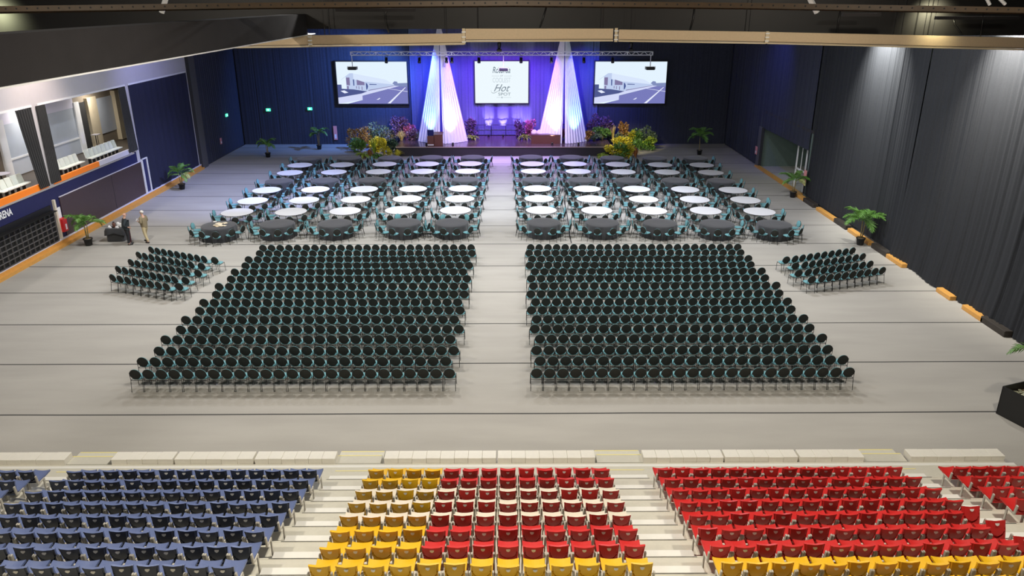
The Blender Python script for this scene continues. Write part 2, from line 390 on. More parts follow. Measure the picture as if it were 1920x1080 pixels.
# ---- right side alcove
b = MB(); b.box(XR, 23.7, 59.9, 60.3, 0, 4.2); struct(b.build('wall_alcove', M_GREENWALL))
b = MB(); b.box(XR, 23.7, 49.8, 50.0, 0, 4.2); struct(b.build('wall_alcove_near', M_GREENWALL))
area('alcove_lamp', (22.0, 55, 3.9), 0.6, 26, (0.85, 1.0, 0.9))
b = MB(); b.box(XR, 23.7, 49.8, 60.3, 4.2, 4.4); struct(b.build('ceiling_alcove', M_CEIL))

# ================================================================== DRAPES
def pleat_grid(p0, p1, z0, z1, nrm, amp, folds, seed, nv=10, flare=0.0, sub=5, big=0.0):
    rr = random.Random(seed); p0, p1, nrm = Vector(p0), Vector(p1), Vector(nrm)
    n = int(folds * sub); ph = [rr.uniform(0.6, 1.3) for _ in range(int(folds) + 3)]; sh = [rr.uniform(-.5, .5) for _ in range(int(folds) + 3)]
    fl = [rr.uniform(0.0, 1.0) for _ in range(int(folds) + 3)]
    wd = [rr.uniform(.45, 1.7) for _ in range(int(folds) + 1)]; cu = [0]
    for q in wd: cu.append(cu[-1] + q)
    am = [rr.choice((.1, .2, .4, .6, 1.1)) for _ in range(int(folds) + 3)]
    def fn(u, v):
        k = float(np.interp(u * cu[-1], cu, range(len(cu)))); i = int(k); f = k - i; a = amp * (am[i] * (1 - f) + am[i + 1] * f) * (.8 + .4 * (1 - v))
        ofs = a * math.sin(2 * PI * k) + 0.4 * amp * math.sin(2 * PI * k * 0.37 + seed) + big * math.sin(u * 9 + seed)
        t = 1 - v
        ofs += flare * (t ** 5) * (0.86 + 0.14 * math.sin(2 * PI * k * 0.06 + seed * 2))
        p = p0.lerp(p1, u) + nrm * ofs
        return (p.x, p.y, z0 + (z1 - z0) * v)
    return fn, n, nv
def drape(name, p0, p1, z0, z1, nrm, amp, folds, seed, m, label, cat='curtain', group=None, **k):
    fn, n, nv = pleat_grid(p0, p1, z0, z1, nrm, amp, folds, seed, **k)
    b = MB(); b.grid(fn, n, nv)
    return tag(b.build(name, m, smooth=True), label, cat, group)
drape('side_curtain', (XR, 13, 0), (XR, 31.2, 0), 0.05, 11.8, (-1, 0, 0), 0.055, 62, 3, M_GREYDRAPE, 'charcoal side drape nearest the bleachers, its hem pooled over the kick board', flare=0.40, big=0.05)
drape('side_curtain', (XR, 31.1, 0), (XR, 37.0, 0), 0.05, 11.6, (-1, 0, 0), 0.05, 30, 5, M_GREYDRAPE, 'charcoal side drape with hem swept out over the floor, left of the deep dark fold', flare=0.36, big=0.05)
drape('side_curtain', (XR, 37.1, 0), (XR, 50.2, 0), 0.18, 11.6, (-1, 0, 0), 0.03, 70, 8, M_GREYDRAPE, 'long charcoal side drape between alcove and dark fold, lamp lit at the top', flare=0.10, big=0.06)
drape('side_curtain', (XR, 50.2, 0), (XR, 60.0, 0), 3.05, 11.6, (-1, 0, 0), 0.04, 26, 9, M_BACK, 'dark blue drape hanging above the right hand alcove opening')
drape('side_curtain', (XR, 60.0, 0), (XR, 69.9, 0), 0.05, 11.6, (-1, 0, 0), 0.05, 26, 12, M_BACK, 'near black drape between the alcove and the back corner')
drape('stage_curtain', (-8.6, YB, 0), (8.2, YB, 0), 0.85, 11.8, (0, -1, 0), 0.05, 64, 15, M_STGDRAPE, 'blue and violet lit pleated curtain across the back of the stage', cat='curtain')
drape('rear_curtain', (-24.0, YB, 0), (-8.66, YB + .05, 0), 0.0, 11.8, (0, -1, 0), 0.016, 60, 17, M_BACK, 'dark blue rear curtain behind the left hand screen and exit signs')
drape('rear_curtain', (8.26, YB, 0), (20.0, YB + .05, 0), 0.0, 11.8, (0, -1, 0), 0.016, 50, 19, M_BACK, 'black rear curtain behind the right hand screen')
b = MB(); b.box(XR - 0.12, XR + 0.1, 59.6, 60.3, 0, 3.1); struct(b.build('pillar_alcove', M_BLKDRAPE))

# kick board pieces along the right wall
def segs(lst, name, m, h, dx, label0, grp):
    for i, (a, c, lab) in enumerate(lst):
        y0, y1 = sorted((G(*a).y, G(*c).y)); x = min(G(*a).x, G(*c).x)
        b = MB(); b.bev(XR - 0.55, XR - 0.55 + dx, y0, y1, 0, h, 0.02)
        tag(b.build(name, m), lab, 'kick board' if m is M_WOOD else 'beam', grp)
W_ = lambda u, v: (1440 + u / 4, 360 + v / 4)
segs([(W_(265, 30), W_(345, 75), 'short orange kick board by the white alcove frame'), (W_(420, 135), W_(570, 225), 'orange kick board at right wall level with fourth table row'),
      (W_(665, 295), W_(850, 402), 'orange kick board behind the big potted palm'), (W_(985, 490), W_(1085, 570), 'orange kick board beside the angled chair block'),
      (W_(1350, 745), W_(1455, 815), 'orange kick board between two pooled drape hems'), (W_(1545, 875), W_(1705, 980), 'orange kick board nearest the bleachers on right wall')],
     'kick_board', M_WOOD, 0.2, 0.30, '', 'orange kick boards along the right wall')
segs([(W_(350, 70), W_(425, 120), 'short dark timber beam far along the right wall'), (W_(585, 225), W_(675, 285), 'dark timber beam just beyond the big potted palm'),
      (W_(880, 415), W_(1000, 490), 'dark timber beam on floor beside the angled chairs, right wall'), (W_(1715, 970), W_(1900, 1090), 'dark timber beam nearest the black planter box')],
     'timber_beam', M_DKBEAM, 0.26, 0.34, '', 'dark beams along the right wall')
b = MB(); b.box(XR - 0.30, XR + 0.05, 50.3, 59.9, 0, 0.12); struct(b.build('trim_11', M_WOOD))

# ================================================================== OVERHEAD STEELWORK (Y about 28 and 20)
def beam_panel(x0, x1, zb0, zb1, zt0, zt1, label, Y=28.0):
    t = empty('acoustic_panel', ((x0 + x1) / 2, Y, 0)); c = (x0 + x1) / 2
    b = MB()
    vs = [(x0 - c, -.06, zb0), (x1 - c, -.06, zb1), (x1 - c, .06, zb1), (x0 - c, .06, zb0), (x0 - c, -.06, zt0), (x1 - c, -.06, zt1), (x1 - c, .06, zt1), (x0 - c, .06, zt0)]
    b.add(vs, [(0, 3, 2, 1), (4, 5, 6, 7), (0, 1, 5, 4), (1, 2, 6, 5), (2, 3, 7, 6), (3, 0, 4, 7)])
    b.build('panel', M_TAN, t)
    for nm, d0, d1, m in (('lower_ledge', -0.05, -0.01, M_TANL), ('shadow_line', 0.015, 0.03, M_GAPSHADE)):
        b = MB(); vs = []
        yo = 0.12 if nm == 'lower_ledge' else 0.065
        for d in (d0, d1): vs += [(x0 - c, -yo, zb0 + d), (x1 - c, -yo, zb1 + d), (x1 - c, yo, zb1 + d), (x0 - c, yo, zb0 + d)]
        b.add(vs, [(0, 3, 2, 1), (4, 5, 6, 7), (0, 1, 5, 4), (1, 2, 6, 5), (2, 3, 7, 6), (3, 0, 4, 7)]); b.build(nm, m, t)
    tag(t, label, 'ceiling panel', 'tan acoustic panels in the overhead beam'); return t
beam_panel(-12.5, -6.92, 10.80, 10.88, 11.20, 11.22, 'tan overhead panel leftmost, partly behind the grey bulkhead')
beam_panel(-6.9, -1.50, 10.88, 10.96, 11.22, 11.28, 'tan overhead panel in front of the left gauze cone, hung lowest')
beam_panel(-1.44, 3.72, 11.05, 11.07, 11.44, 11.44, 'tan overhead panel at the middle, above the white text screen')
beam_panel(3.92, 9.08, 11.06, 10.98, 11.41, 11.33, 'tan overhead panel above the right hand projection screen')
beam_panel(9.14, 19.85, 10.98, 10.72, 11.33, 11.10, 'long tan overhead panel at the right, in front of charcoal drapes')
for x, z0, z1, lab in ((-6.86, 10.85, 11.24, 'small white steel bracket left of lowest tan panel'), (-1.5, 10.92, 11.45, 'small steel bracket between lowest and middle tan panels'), (3.82, 11.0, 11.46, 'small steel bracket right of middle tan panel'), (9.11, 10.95, 11.35, 'small steel bracket left of longest tan panel')):
    t = empty('panel_bracket', (x, 27.92, 0))
    b = MB(); b.box(-.05, .05, -.03, .03, z0, z1); b.build('plate', M_TANL, t)
    b = MB()
    for q in range(3): b.box(-.07, .07, -.05, -.03, z0 + .06 + q * (z1 - z0) / 3.2, z0 + .10 + q * (z1 - z0) / 3.2)
    b.build('rung', M_WMETAL, t)
    tag(t, lab, 'bracket', 'steel brackets between tan panels')
# dark panel over them
b = MB(); b.box(-23.9, -7.1, 28.25, 28.45, 11.25, 12.6); b.box(-7.1, 4, 28.25, 28.45, 11.42, 12.6); b.box(4, 19.9, 28.25, 28.45, 11.2, 12.6)
struct(b.build('beam_bulkhead', M_DARKPANEL))
# grey bulkhead running towards the camera
b = MB(); b.box(-7.55, -7.0, 8.0, 28.2, 11.24, 11.92); struct(b.build('bulkhead_ceiling', M_GREYPANEL))
b = MB(); b.box(-7.57, -6.97, 8.0, 29.2, 11.215, 11.24); struct(b.build('trim_12', M_WMETAL))
# drop rods and cables in front of the dark panel
for i, (x, xt, lab) in enumerate(((609, 609, 'thin rod left of dark bulkhead cable'), (618, 618, 'thin rod second from bulkhead end'), (838, 838, 'thin rod above left gauze cone'), (897, 898, 'thin rod above the text screen'), (1125, 1126, 'thin rod above the right gauze cone'), (1182, 1180, 'thin rod right of truss middle'), (1403, 1405, 'thin rod above long tan panel'), (1674, 1677, 'thin rod at edge of lit dark panel'), (1689, 1694, 'thin rod in front of lit dark panel'), (1731, 1735, 'thin rod at middle of lit dark panel'), (1748, 1752, 'thin rod right in lit dark panel'))):
    a = PY(x, 64, 28.0); c = Vector((a.x, 28.0, 15.0)); a.z = 11.1
    b = MB(); b.tube([a, c], 0.012, 5); tag(b.build('drop_rod', M_BLKMETAL), lab, 'rod', 'thin rods holding the tan panels')
for pts, lab in (([(736, 6), (722, 25), (724, 45), (729, 61)], 'black cable hanging at left over tan panel'), ([(1024, 14), (1018, 35), (1012, 52)], 'black cable over the middle tan panel'), ([(1303, 10), (1300, 35), (1294, 56)], 'black cable over the panel right of middle'), ([(1576, 18), (1572, 40), (1569, 63)], 'thick black cable left of lit dark panel'), ([(1845, 22), (1842, 45), (1838, 69)], 'thick black cable right of lit dark panel'), ([(1788, 36), (1790, 46), (1797, 55), (1803, 64)], 'curled black cable in front of lit dark panel')):
    b = MB(); b.tube([PY(x, y, 28.235) for x, y in pts], 0.03, 6); tag(b.build('hanging_cable', M_BLKMETAL, smooth=True), lab, 'cable', 'black cables hanging over the overhead panels')
# perforated steel beam, slightly cambered
pts = [(-20, 11.93, 12.07), (-12.46, 12.10, 12.23), (-6.2, 12.2, 12.31), (0.13, 12.25, 12.36), (6.46, 12.19, 12.30), (12.85, 12.08, 12.20), (20, 11.92, 12.05)]
b = MB(); n = len(pts)
for i in range(n - 1):
    (x0, a0, t0), (x1, a1, t1) = pts[i], pts[i + 1]
    vs = [(x0, 20, a0), (x1, 20, a1), (x1, 20.12, a1), (x0, 20.12, a0), (x0, 20, t0), (x1, 20, t1), (x1, 20.12, t1), (x0, 20.12, t0)]
    b.add(vs, [(0, 3, 2, 1), (4, 5, 6, 7), (0, 1, 5, 4), (1, 2, 6, 5), (2, 3, 7, 6), (3, 0, 4, 7)])
    k = int((x1 - x0) / 0.26)
    for q in range(k):
        u = (q + .5) / k; x = x0 + (x1 - x0) * u; z = (a0 + (a1 - a0) * u + t0 + (t1 - t0) * u) / 2
        b.add([(x + .022 * math.cos(2 * PI * j / 8), 19.995, z + .022 * math.sin(2 * PI * j / 8)) for j in range(8)], [tuple(range(8))], 1)
struct(b.build('beam_perforated', [M_BRASS, M_GAPSHADE]))
b = MB()
for i in range(n - 1):
    (x0, a0, t0), (x1, a1, t1) = pts[i], pts[i + 1]
    b.add([(x0, 20.6, a0 - .05), (x1, 20.6, a1 - .05), (x1, 20.6, a1 + .02), (x0, 20.6, a0 + .02)], [(0, 1, 2, 3)])
struct(b.build('beam_rear_flange', M_BRASS))
for (x0, y0, x1, y1, lab) in ((312, -6, 303, 24, 'white steel brace crossing the perforated beam at left'), (1517, -6, 1532, 24, 'white steel brace crossing the perforated beam at right'), (1870, -6, 1885, 8, 'pale steel brace at top right'), (1848, -6, 1856, 9, 'thin steel brace at top right')):
    b = MB(); b.tube([PY(x0, y0, 21.2), PY(x1, y1, 21.2)], 0.07 if y1 > 10 else 0.04, 6); tag(b.build('steel_brace', M_WMETAL), lab, 'brace', 'roof braces')
for (x0, x1, y, lab) in ((630, 780, 18, 'grey duct lit violet above the bulkhead'), (1580, 1650, 27, 'pale duct strip left of lit dark panel'), (1755, 1910, 33, 'pale duct strip at the far right')):
    a, c = PY(x0, y, 26.5), PY(x1, y, 26.5)
    b = MB(); b.box(a.x, c.x, 26.4, 26.6, a.z - .06, a.z + .04); tag(b.build('roof_duct', M_GREYPANEL), lab, 'duct', 'ducts above the overhead panels')

# ================================================================== STAGE
def emis(name, c, s=1.0):
    if name in MATS: return MATS[name]
    m = bpy.data.materials.new(name); m.use_nodes = True; nt = m.node_tree
    nt.nodes.remove(nt.nodes['Principled BSDF'])
    e = nt.nodes.new('ShaderNodeEmission'); e.inputs[0].default_value = (*c, 1); e.inputs[1].default_value = s
    nt.links.new(e.outputs[0], nt.nodes['Material Output'].inputs['Surface']); MATS[name] = m; return m
STZ = 0.80
t = empty('stage', (0, 64.2, 0))
b = MB(); b.box(-9.4, 8.9, 0, 5.75, STZ - 0.06, STZ); b.build('stage_top', M_STAGE, t)
b = MB(); b.box(-9.35, 8.85, 0.04, 5.7, 0, STZ - 0.06); b.build('skirt', M_STGFRONT, t)
b = MB(); b.box(-9.4, 8.9, -0.03, 0.0, STZ - 0.06, STZ + 0.004); b.build('front_edge', M_STGEDGE, t)
tag(t, 'low black fronted stage with glossy boards below the blue drapes', 'stage')

def put(m4, pts, b, mi, d):      # polygon in screen units (u across, v up), lifted d off the screen face
    b.add([m4(u, v, d) for u, v in pts], [tuple(range(len(pts)))], mi)
def screen(name, x0, x1, z0, z1, label):
    t = empty(name, ((x0 + x1) / 2, 69.75, z0)); w_, h_ = x1 - x0, z1 - z0
    b = MB(); b.box(-w_ / 2 - .10, w_ / 2 + .10, 0.03, 0.145 if x0 == -2.83 else 0.235, -.10, h_ + .10); b.build('frame', M_BLKMETAL, t)
    tag(t, label, 'projection screen', 'hanging projection screens'); return t, w_, h_
SKY, BLDG, BLD2, MAUVE, DARKB, YARD, PAVE, ROAD, LINE, TREE = [emis('projected_' + n, c) for n, c in (
    ('sky', (0.78, 0.90, 1.0)), ('white_facade', (0.52, 0.62, 0.86)), ('pale_roof', (0.70, 0.80, 0.98)), ('mauve_window', (0.22, 0.19, 0.36)), ('dark_opening', (0.06, 0.09, 0.28)),
    ('dark_forecourt', (0.08, 0.10, 0.27)), ('footpath', (0.66, 0.70, 0.95)), ('road', (0.19, 0.20, 0.50)), ('road_line', (0.80, 0.84, 1.0)), ('far_trees', (0.22, 0.27, 0.50)))]
def px(l): return [((x - 100) / 1090, (930 - y) / 630) for x, y in l]
PIC = [(SKY, [(100, 930), (1190, 930), (1190, 300), (100, 300)]),
       (TREE, [(940, 640), (990, 590), (1030, 595), (1040, 620), (1190, 615), (1190, 672), (940, 672)]),
       (YARD, [(100, 640), (170, 640), (300, 690), (580, 745), (480, 790), (100, 840)]),
       (PAVE, [(100, 838), (470, 775), (560, 742), (980, 655), (1060, 664), (480, 800), (480, 868), (100, 930)]),
       (ROAD, [(480, 806), (1040, 668), (1190, 668), (1190, 930), (250, 930), (480, 872)]),
       (BLD2, [(355, 472), (850, 565), (985, 640), (355, 600)]),
       (BLDG, [(540, 595), (985, 640), (985, 660), (570, 742), (540, 735)]),
       (BLDG, [(165, 565), (240, 512), (300, 470), (356, 470), (356, 560), (540, 600), (540, 740), (350, 712), (165, 702)]),
       (SKY, [(165, 570), (238, 520), (240, 706), (165, 700)]),
       (MAUVE, [(243, 533), (298, 533), (298, 652), (245, 645)]), (MAUVE, [(405, 565), (525, 605), (525, 648), (405, 648)]),
       (DARKB, [(348, 562), (366, 562), (366, 655), (350, 655)]), (DARKB, [(545, 612), (565, 625), (578, 665), (565, 705), (548, 722)]), (DARKB, [(600, 630), (712, 634), (712, 644), (600, 643)]),
       (MAUVE, [(250, 660), (276, 660), (276, 706), (250, 706)]), (MAUVE, [(392, 662), (402, 662), (402, 700), (392, 700)]), (MAUVE, [(430, 664), (440, 664), (440, 712), (430, 712)]), (MAUVE, [(476, 668), (488, 668), (488, 722), (476, 722)]),
       (LINE, [(145, 735), (205, 726), (265, 760), (205, 772)]), (LINE, [(868, 925), (912, 925), (1165, 682), (1150, 682)]), (LINE, [(890, 704), (905, 702), (1190, 742), (1190, 749)]), (LINE, [(695, 868), (745, 842), (760, 845), (730, 868)]),
       (MAUVE, [(580, 722), (980, 655), (980, 661), (580, 732)])]
def photo_screen(x0, x1, label):
    t, w_, h_ = screen('projection_screen', x0, x1, 3.68, 7.30, label)
    m4 = lambda u, v, d: (-w_ / 2 + min(1, max(0, u)) * w_, 0.028 - d, h_ * min(1, max(0, v)))
    b = MB(); mats = []
    for i, (m, pl) in enumerate(PIC):
        if m not in mats: mats.append(m)
        put(m4, px(pl), b, mats.index(m), 0.002 * i)
    b.build('projected_picture', mats, t)
photo_screen(-15.1, -8.86, 'projection screen left of the gauze cones, showing white building and road')
photo_screen(7.85, 14.2, 'projection screen right of the gauze cones, showing white building and road')
t, w_, h_ = screen('projection_screen', -2.83, 1.92, 3.73, 7.33, 'squarer white projection screen in the middle, showing lettering')
b = MB(); b.box(-w_ / 2, w_ / 2, 0.02, 0.03, 0, h_); b.build('projected_white', emis('projected_white', (0.86, 0.95, 1.0), 1.0), t)
def lettering(txt, u0, u1, v0, v1, m, parent, w_, h_, shear=0.0, bold=0.0, name='lettering', y=0.012):
    c = bpy.data.curves.new(name, 'FONT'); c.body = txt; c.size = 1; c.shear = shear; c.offset = bold; c.fill_mode = 'FRONT' if hasattr(c, 'fill_mode') else c.fill_mode
    o = bpy.data.objects.new(name, c); COL.objects.link(o)
    bpy.context.view_layer.update(); me = bpy.data.meshes.new_from_object(o.evaluated_get(bpy.context.evaluated_depsgraph_get()))
    bpy.data.objects.remove(o)
    n = len(me.vertices); a = np.zeros(n * 3); me.vertices.foreach_get('co', a); a = a.reshape(-1, 3)
    lo, hi = a.min(0), a.max(0); s_ = np.zeros_like(a)
    s_[:, 0] = -w_ / 2 + w_ * (u0 + (a[:, 0] - lo[0]) / (hi[0] - lo[0]) * (u1 - u0))
    s_[:, 2] = h_ * (v0 + (a[:, 1] - lo[1]) / (hi[1] - lo[1]) * (v1 - v0)); s_[:, 1] = y
    me.vertices.foreach_set('co', s_.ravel()); me.materials.clear(); me.materials.append(m); me.update()
    q = bpy.data.objects.new(name, me); COL.objects.link(q); q.parent = parent; KIDS.setdefault(parent.name, []).append(q); return q
U = lambda x: (x - 290) / 993
V = lambda y: (903 - y) / 756
INK, INKL, INKM = emis('lettering_slate', (0.07, 0.12, 0.18)), emis('lettering_pale', (0.58, 0.66, 0.72)), emis('lettering_grey', (0.20, 0.25, 0.30))
lettering('Rotorua', U(620), U(945), V(356), V(245), INK, t, w_, h_, 0.25)
lettering('OF', U(762), U(815), V(418), V(392), INKM, t, w_, h_, 0.3)
lettering('COOLEST', U(618), U(950), V(526), V(442), INKL, t, w_, h_)
lettering('Hot', U(640), U(945), V(690), V(560), INKM, t, w_, h_, 0.5)
lettering('SPOT', U(722), U(955), V(766), V(712), INKM, t, w_, h_)
b = MB(); m4 = lambda u, v: (-w_ / 2 + u * w_, 0.012, v * h_)
for (a0, a1, yv) in ((600, 745, 408), (830, 970, 408), (690, 770, 800), (810, 960, 800)):
    b.add([m4(U(a0), V(yv + 1.5)), m4(U(a1), V(yv + 1.5)), m4(U(a1), V(yv - 1.5)), m4(U(a0), V(yv - 1.5))], [(0, 1, 2, 3)])
sw = [(800, 556), (740, 560), (690, 590), (670, 630), (690, 655), (730, 640), (770, 600)]; sw2 = [(760, 570), (720, 660), (715, 680), (690, 700), (640, 722), (600, 712), (585, 680), (592, 660)]
for pl in (sw[1:5], sw2[2:]):
    for (xa, ya), (xb, yb) in zip(pl, pl[1:]):
        b.add([m4(U(xa), V(ya + 4)), m4(U(xb), V(yb + 4)), m4(U(xb), V(yb - 4)), m4(U(xa), V(ya - 4))], [(0, 1, 2, 3)])
b.add([m4(U(780), V(800)), m4(U(790), V(820)), m4(U(800), V(800)), m4(U(790), V(780))], [(0, 1, 2, 3)])
b.build('flourish', INKM, t)

# gauze cones
def gauze(xc, label, warm_side):
    yc = 66.7; t = empty('gauze_cone', (xc, yc, STZ))
    for s in (-1, 1):
        def fn(u, v, s=s):
            Wd = 1.95 * (1 - v) + 0.11; gap = 0.13 * (1 - v) * (1 if v < 0.95 else 0); D = 1.25 * (1 - v) + 0.15
            pl = 0.055 * (1 - 0.6 * v) * math.sin(u * 2 * PI * 8 + 2 * v)
            return (s * (gap + u * Wd), -D * math.cos(u * PI / 2 * 0.96) + pl + D * .2, 0.02 + v * 9.75)
        b = MB(); b.grid(fn, 72, 16); b.build('gauze_panel', M_GAUZE, t, smooth=True)
    b = MB(); b.tube([(-.2, 0, 9.8), (.2, 0, 9.8)], 0.05, 8); b.build('top_ring', M_ALU, t)
    tag(t, label, 'drape', 'white gauze cones on the stage')
    for s in (-1, 1):
        warm = s == warm_side
        x = xc + s * (1.0 if warm else 1.25)
        k = empty('uplight', (x, 64.95, STZ))
        b = MB(); b.lathe([(.09, 0), (.11, .02), (.11, .05), (.07, .07), (.09, .2), (.10, .22), (.06, .2)], 12); b.build('can', M_BLKMETAL, k)
        b = MB(); b.lathe([(.055, .195), (.055, .2)], 10); b.build('lens', emis('uplight_glow', (1, .95, .9), 2.0), k)
        tag(k, ('warm' if warm else 'cyan') + ' uplight at the foot of the ' + label.split(',')[0], 'stage light', 'uplights at the gauze cones')
        spot('uplight_lamp', (x, 64.95, STZ + .25), (x - s * 0.10, 65.75, 2.7), 1300 if warm else 650, (1.0, 0.90, 0.84) if warm else (0.30, 0.85, 1.0), 52, 0.8, 0.06)
for X in (-5.62, 4.86):
    spot('gauze_lamp', (X * 0.6, 55, 9.5), (X, 66, 4.6), 3600, (0.70, 0.64, 1.0), 40, 0.8, 0.2)
gauze(-5.62, 'tall white gauze cone left of the text screen, split down its middle', 1)
gauze(4.86, 'tall white gauze cone right of the text screen, split down its middle', -1)
for x, p in ((-3.2, 500), (-1.65, 3200), (-0.35, 3200), (0.95, 2400), (1.75, 1500)):
    k = empty('uplight', (x, 69.15, STZ)); b = MB(); b.lathe([(.09, 0), (.11, .02), (.11, .05), (.07, .07), (.09, .2), (.10, .22), (.06, .2)], 12); b.build('can', M_BLKMETAL, k)
    b = MB(); b.lathe([(.055, .195), (.055, .2)], 10); b.build('lens', MATS['uplight_glow'], k)
    tag(k, 'violet uplight on stage, %s of five below the text screen' % ORD[(-3.2, -1.65, -0.35, 0.95, 1.75).index(x)], 'stage light', 'uplights along the rear drape')
    spot('uplight_lamp', (x, 69.15, STZ + .25), (x, 69.95, 2.3), p * .35, (0.55, 0.42, 1.0), 38, 0.7, 0.04)

# lighting truss with lamps and projectors
TY = 64.0
t = empty('lighting_truss', (-0.4, TY, 8.2))
for y in (0, .3):
    for z in (0.02, .28):
        b = MB(); b.tube([(-12.2, y, z), (12.2, y, z)], 0.03, 6); b.build('chord', M_ALU, t)
b = MB(); k = 72
for y in (0, .3):
    for i in range(k):
        x = -12.2 + 24.4 * i / k; x2 = -12.2 + 24.4 * (i + 1) / k
        b.tube([(x, y, .02 if i % 2 else .28), (x2, y, .28 if i % 2 else .02)], 0.014, 4)
for i in range(0, k + 1, 6): b.box(-12.22 + 24.4 * i / k, -12.17 + 24.4 * i / k, 0, .3, 0, .3)
b.build('lattice', M_ALU, t)
tag(t, 'long silver lattice truss hanging in front of the screens', 'truss')
for x, lab in ((-11.0, 'left'), (-0.6, 'middle'), (7.0, 'right')):
    b = MB(); b.tube([(x, TY + .15, 8.5), (x, TY + .15, 14.9)], 0.02, 5); tag(b.build('truss_cable', M_BLKMETAL), 'thin suspension cable at the %s of the lighting truss' % lab, 'cable', 'truss suspension cables')
for x, lab in ((724, 'in front of left screen'), (786, 'between left screen and gauze cone'), (837, 'hung in front of left gauze cone'), (847, 'just right of left gauze cone top'), (898, 'at top left corner of text screen'), (977, 'at top right corner of text screen'), (1034, 'just left of right gauze cone top'), (1095, 'right of right gauze cone'), (1149, 'above the right screen')):
    p = PY(x, 105, TY); t = empty('stage_light', (p.x, TY, 8.2)); tilt = Matrix.Rotation(math.radians(30), 4, 'X')
    b = MB(); b.box(-.12, -.10, -.03, .03, -.32, 0); b.box(.10, .12, -.03, .03, -.32, 0); b.box(-.12, .12, -.03, .03, -.03, 0); b.build('yoke', M_BLKMETAL, t)
    b = MB(); b.lathe([(.06, -.22), (.10, -.2), (.10, .08), (.13, .1), (.13, .22), (.11, .22)], 12); o = b.build('lamp_housing', M_BLKMETAL, t, True); o.location = (0, 0, -.36); o.rotation_euler = (math.radians(150), 0, 0)
    b = MB(); b.lathe([(.10, .20), (.10, .215)], 12); o = b.build('lens', emis('stage_lamp_glow', (0.75, 0.72, 1.0), 1.2), t); o.location = (0, 0, -.36); o.rotation_euler = (math.radians(150), 0, 0)
    tag(t, 'black stage lamp on the truss, ' + lab, 'stage light', 'stage lamps on the truss')
def projector(x, y, drop, yy, lab):
    top = PY(x, drop, yy); c = PY(x, y, yy); t = empty('projector', (c.x, yy, c.z))
    b = MB(); b.tube([(0, 0, .12), (0, 0, top.z - c.z)], 0.035, 6); b.build('drop_pole', M_WMETAL, t)
    b = MB(); b.bev(-.34, .34, -.3, .3, -.12, .1, .04); b.build('body', M_BLKMETAL, t)
    b = MB(); b.lathe([(.09, 0), (.09, .1), (.07, .1)], 12); o = b.build('lens', M_GREYLEDGE, t); o.rotation_euler = (-PI / 2, 0, 0); o.location = (.1, .3, 0)
    b = MB(); b.box(-.42, .42, -.03, .03, .1, .14); b.box(-.42, -.39, -.03, .03, -.1, .14); b.box(.39, .42, -.03, .03, -.1, .14); b.build('cradle', M_WMETAL, t)
    tag(t, lab, 'projector', 'projectors hung from the truss')
projector(661, 128, 103, TY, 'projector on a white pole under the left end of the truss')
projector(1219, 128, 103, TY, 'projector on a white pole under the right end of the truss')
projector(944, 130, 103, TY, 'projector hanging in front of the text screen lettering')
for x in (1183, 936):
    p = PY(x, 88, TY + .15); t = empty('moving_head', (p.x, TY + .15, 8.5)); b = MB(); b.bev(-.2, .2, -.2, .2, 0, .2, .04); b.build('base', M_BLKMETAL, t)
    b = MB(); b.lathe([(.08, .2), (.14, .3), (.16, .6), (.12, .72)], 12); b.build('lamp_housing', M_BLKMETAL, t, True)
    tag(t, 'moving head lamp standing on truss ' + ('near its right end' if x > 1000 else 'above the text screen'), 'stage light')

# lectern, panel desk with chairs, rails
p = G(822, 275, STZ); M_DKWOOD = mat('dark_red_wood', (0.12, 0.045, 0.03), 0.35, noise=0.25, scale=10)
t = empty('lectern', (p.x, p.y + .4, STZ))
b = MB(); b.bev(-.36, .36, -.25, .25, 0, .95, .03); b.build('body', M_DKWOOD, t)
b = MB(); b.add([(-.4, -.3, .95), (.4, -.3, .95), (.4, .3, 1.1), (-.4, .3, 1.1), (-.4, -.3, .99), (.4, -.3, .99), (.4, .3, 1.14), (-.4, .3, 1.14)], [(0, 3, 2, 1), (4, 5, 6, 7), (0, 1, 5, 4), (1, 2, 6, 5), (2, 3, 7, 6), (3, 0, 4, 7)]); b.build('reading_top', M_DKWOOD, t)
tag(t, 'dark wooden lectern at the front of the stage, left', 'lectern')
t = empty('teleprompter_box', (p.x - .66, p.y + .4, STZ))
b = MB(); b.bev(-.28, .28, -.22, .22, 0, .85, .02); b.build('cabinet', M_DKWOOD, t)
b = MB(); b.bev(-.27, .27, -.05, .05, .86, 1.35, .02); b.build('monitor', mat('blue_black_screen', (.01, .012, .09), .25), t)
b = MB(); b.box(-.26, .26, -.26, -.225, .08, .16); b.build('white_strip', M_WHITE, t)
tag(t, 'cabinet with dark blue monitor standing left of the lectern', 'cabinet')
a, c = G(996, 270, STZ), G(1050, 269, STZ)
t = empty('panel_desk', ((a.x + c.x) / 2, a.y, STZ)); hw = (c.x - a.x) / 2
b = MB(); b.box(-hw, hw, -.02, .02, 0, .74); b.build('front_panel', M_DKWOOD, t)
b = MB(); b.box(-hw, -hw + .04, .02, .62, 0, .74); b.box(hw - .04, hw, .02, .62, 0, .74); b.build('side_panels', M_DKWOOD, t)
b = MB(); b.bev(-hw - .03, hw + .03, -.05, .66, .74, .78, .01); b.build('desk_top', M_DKWOOD, t)
tag(t, 'long dark wooden panel desk on stage, right of the middle', 'desk')
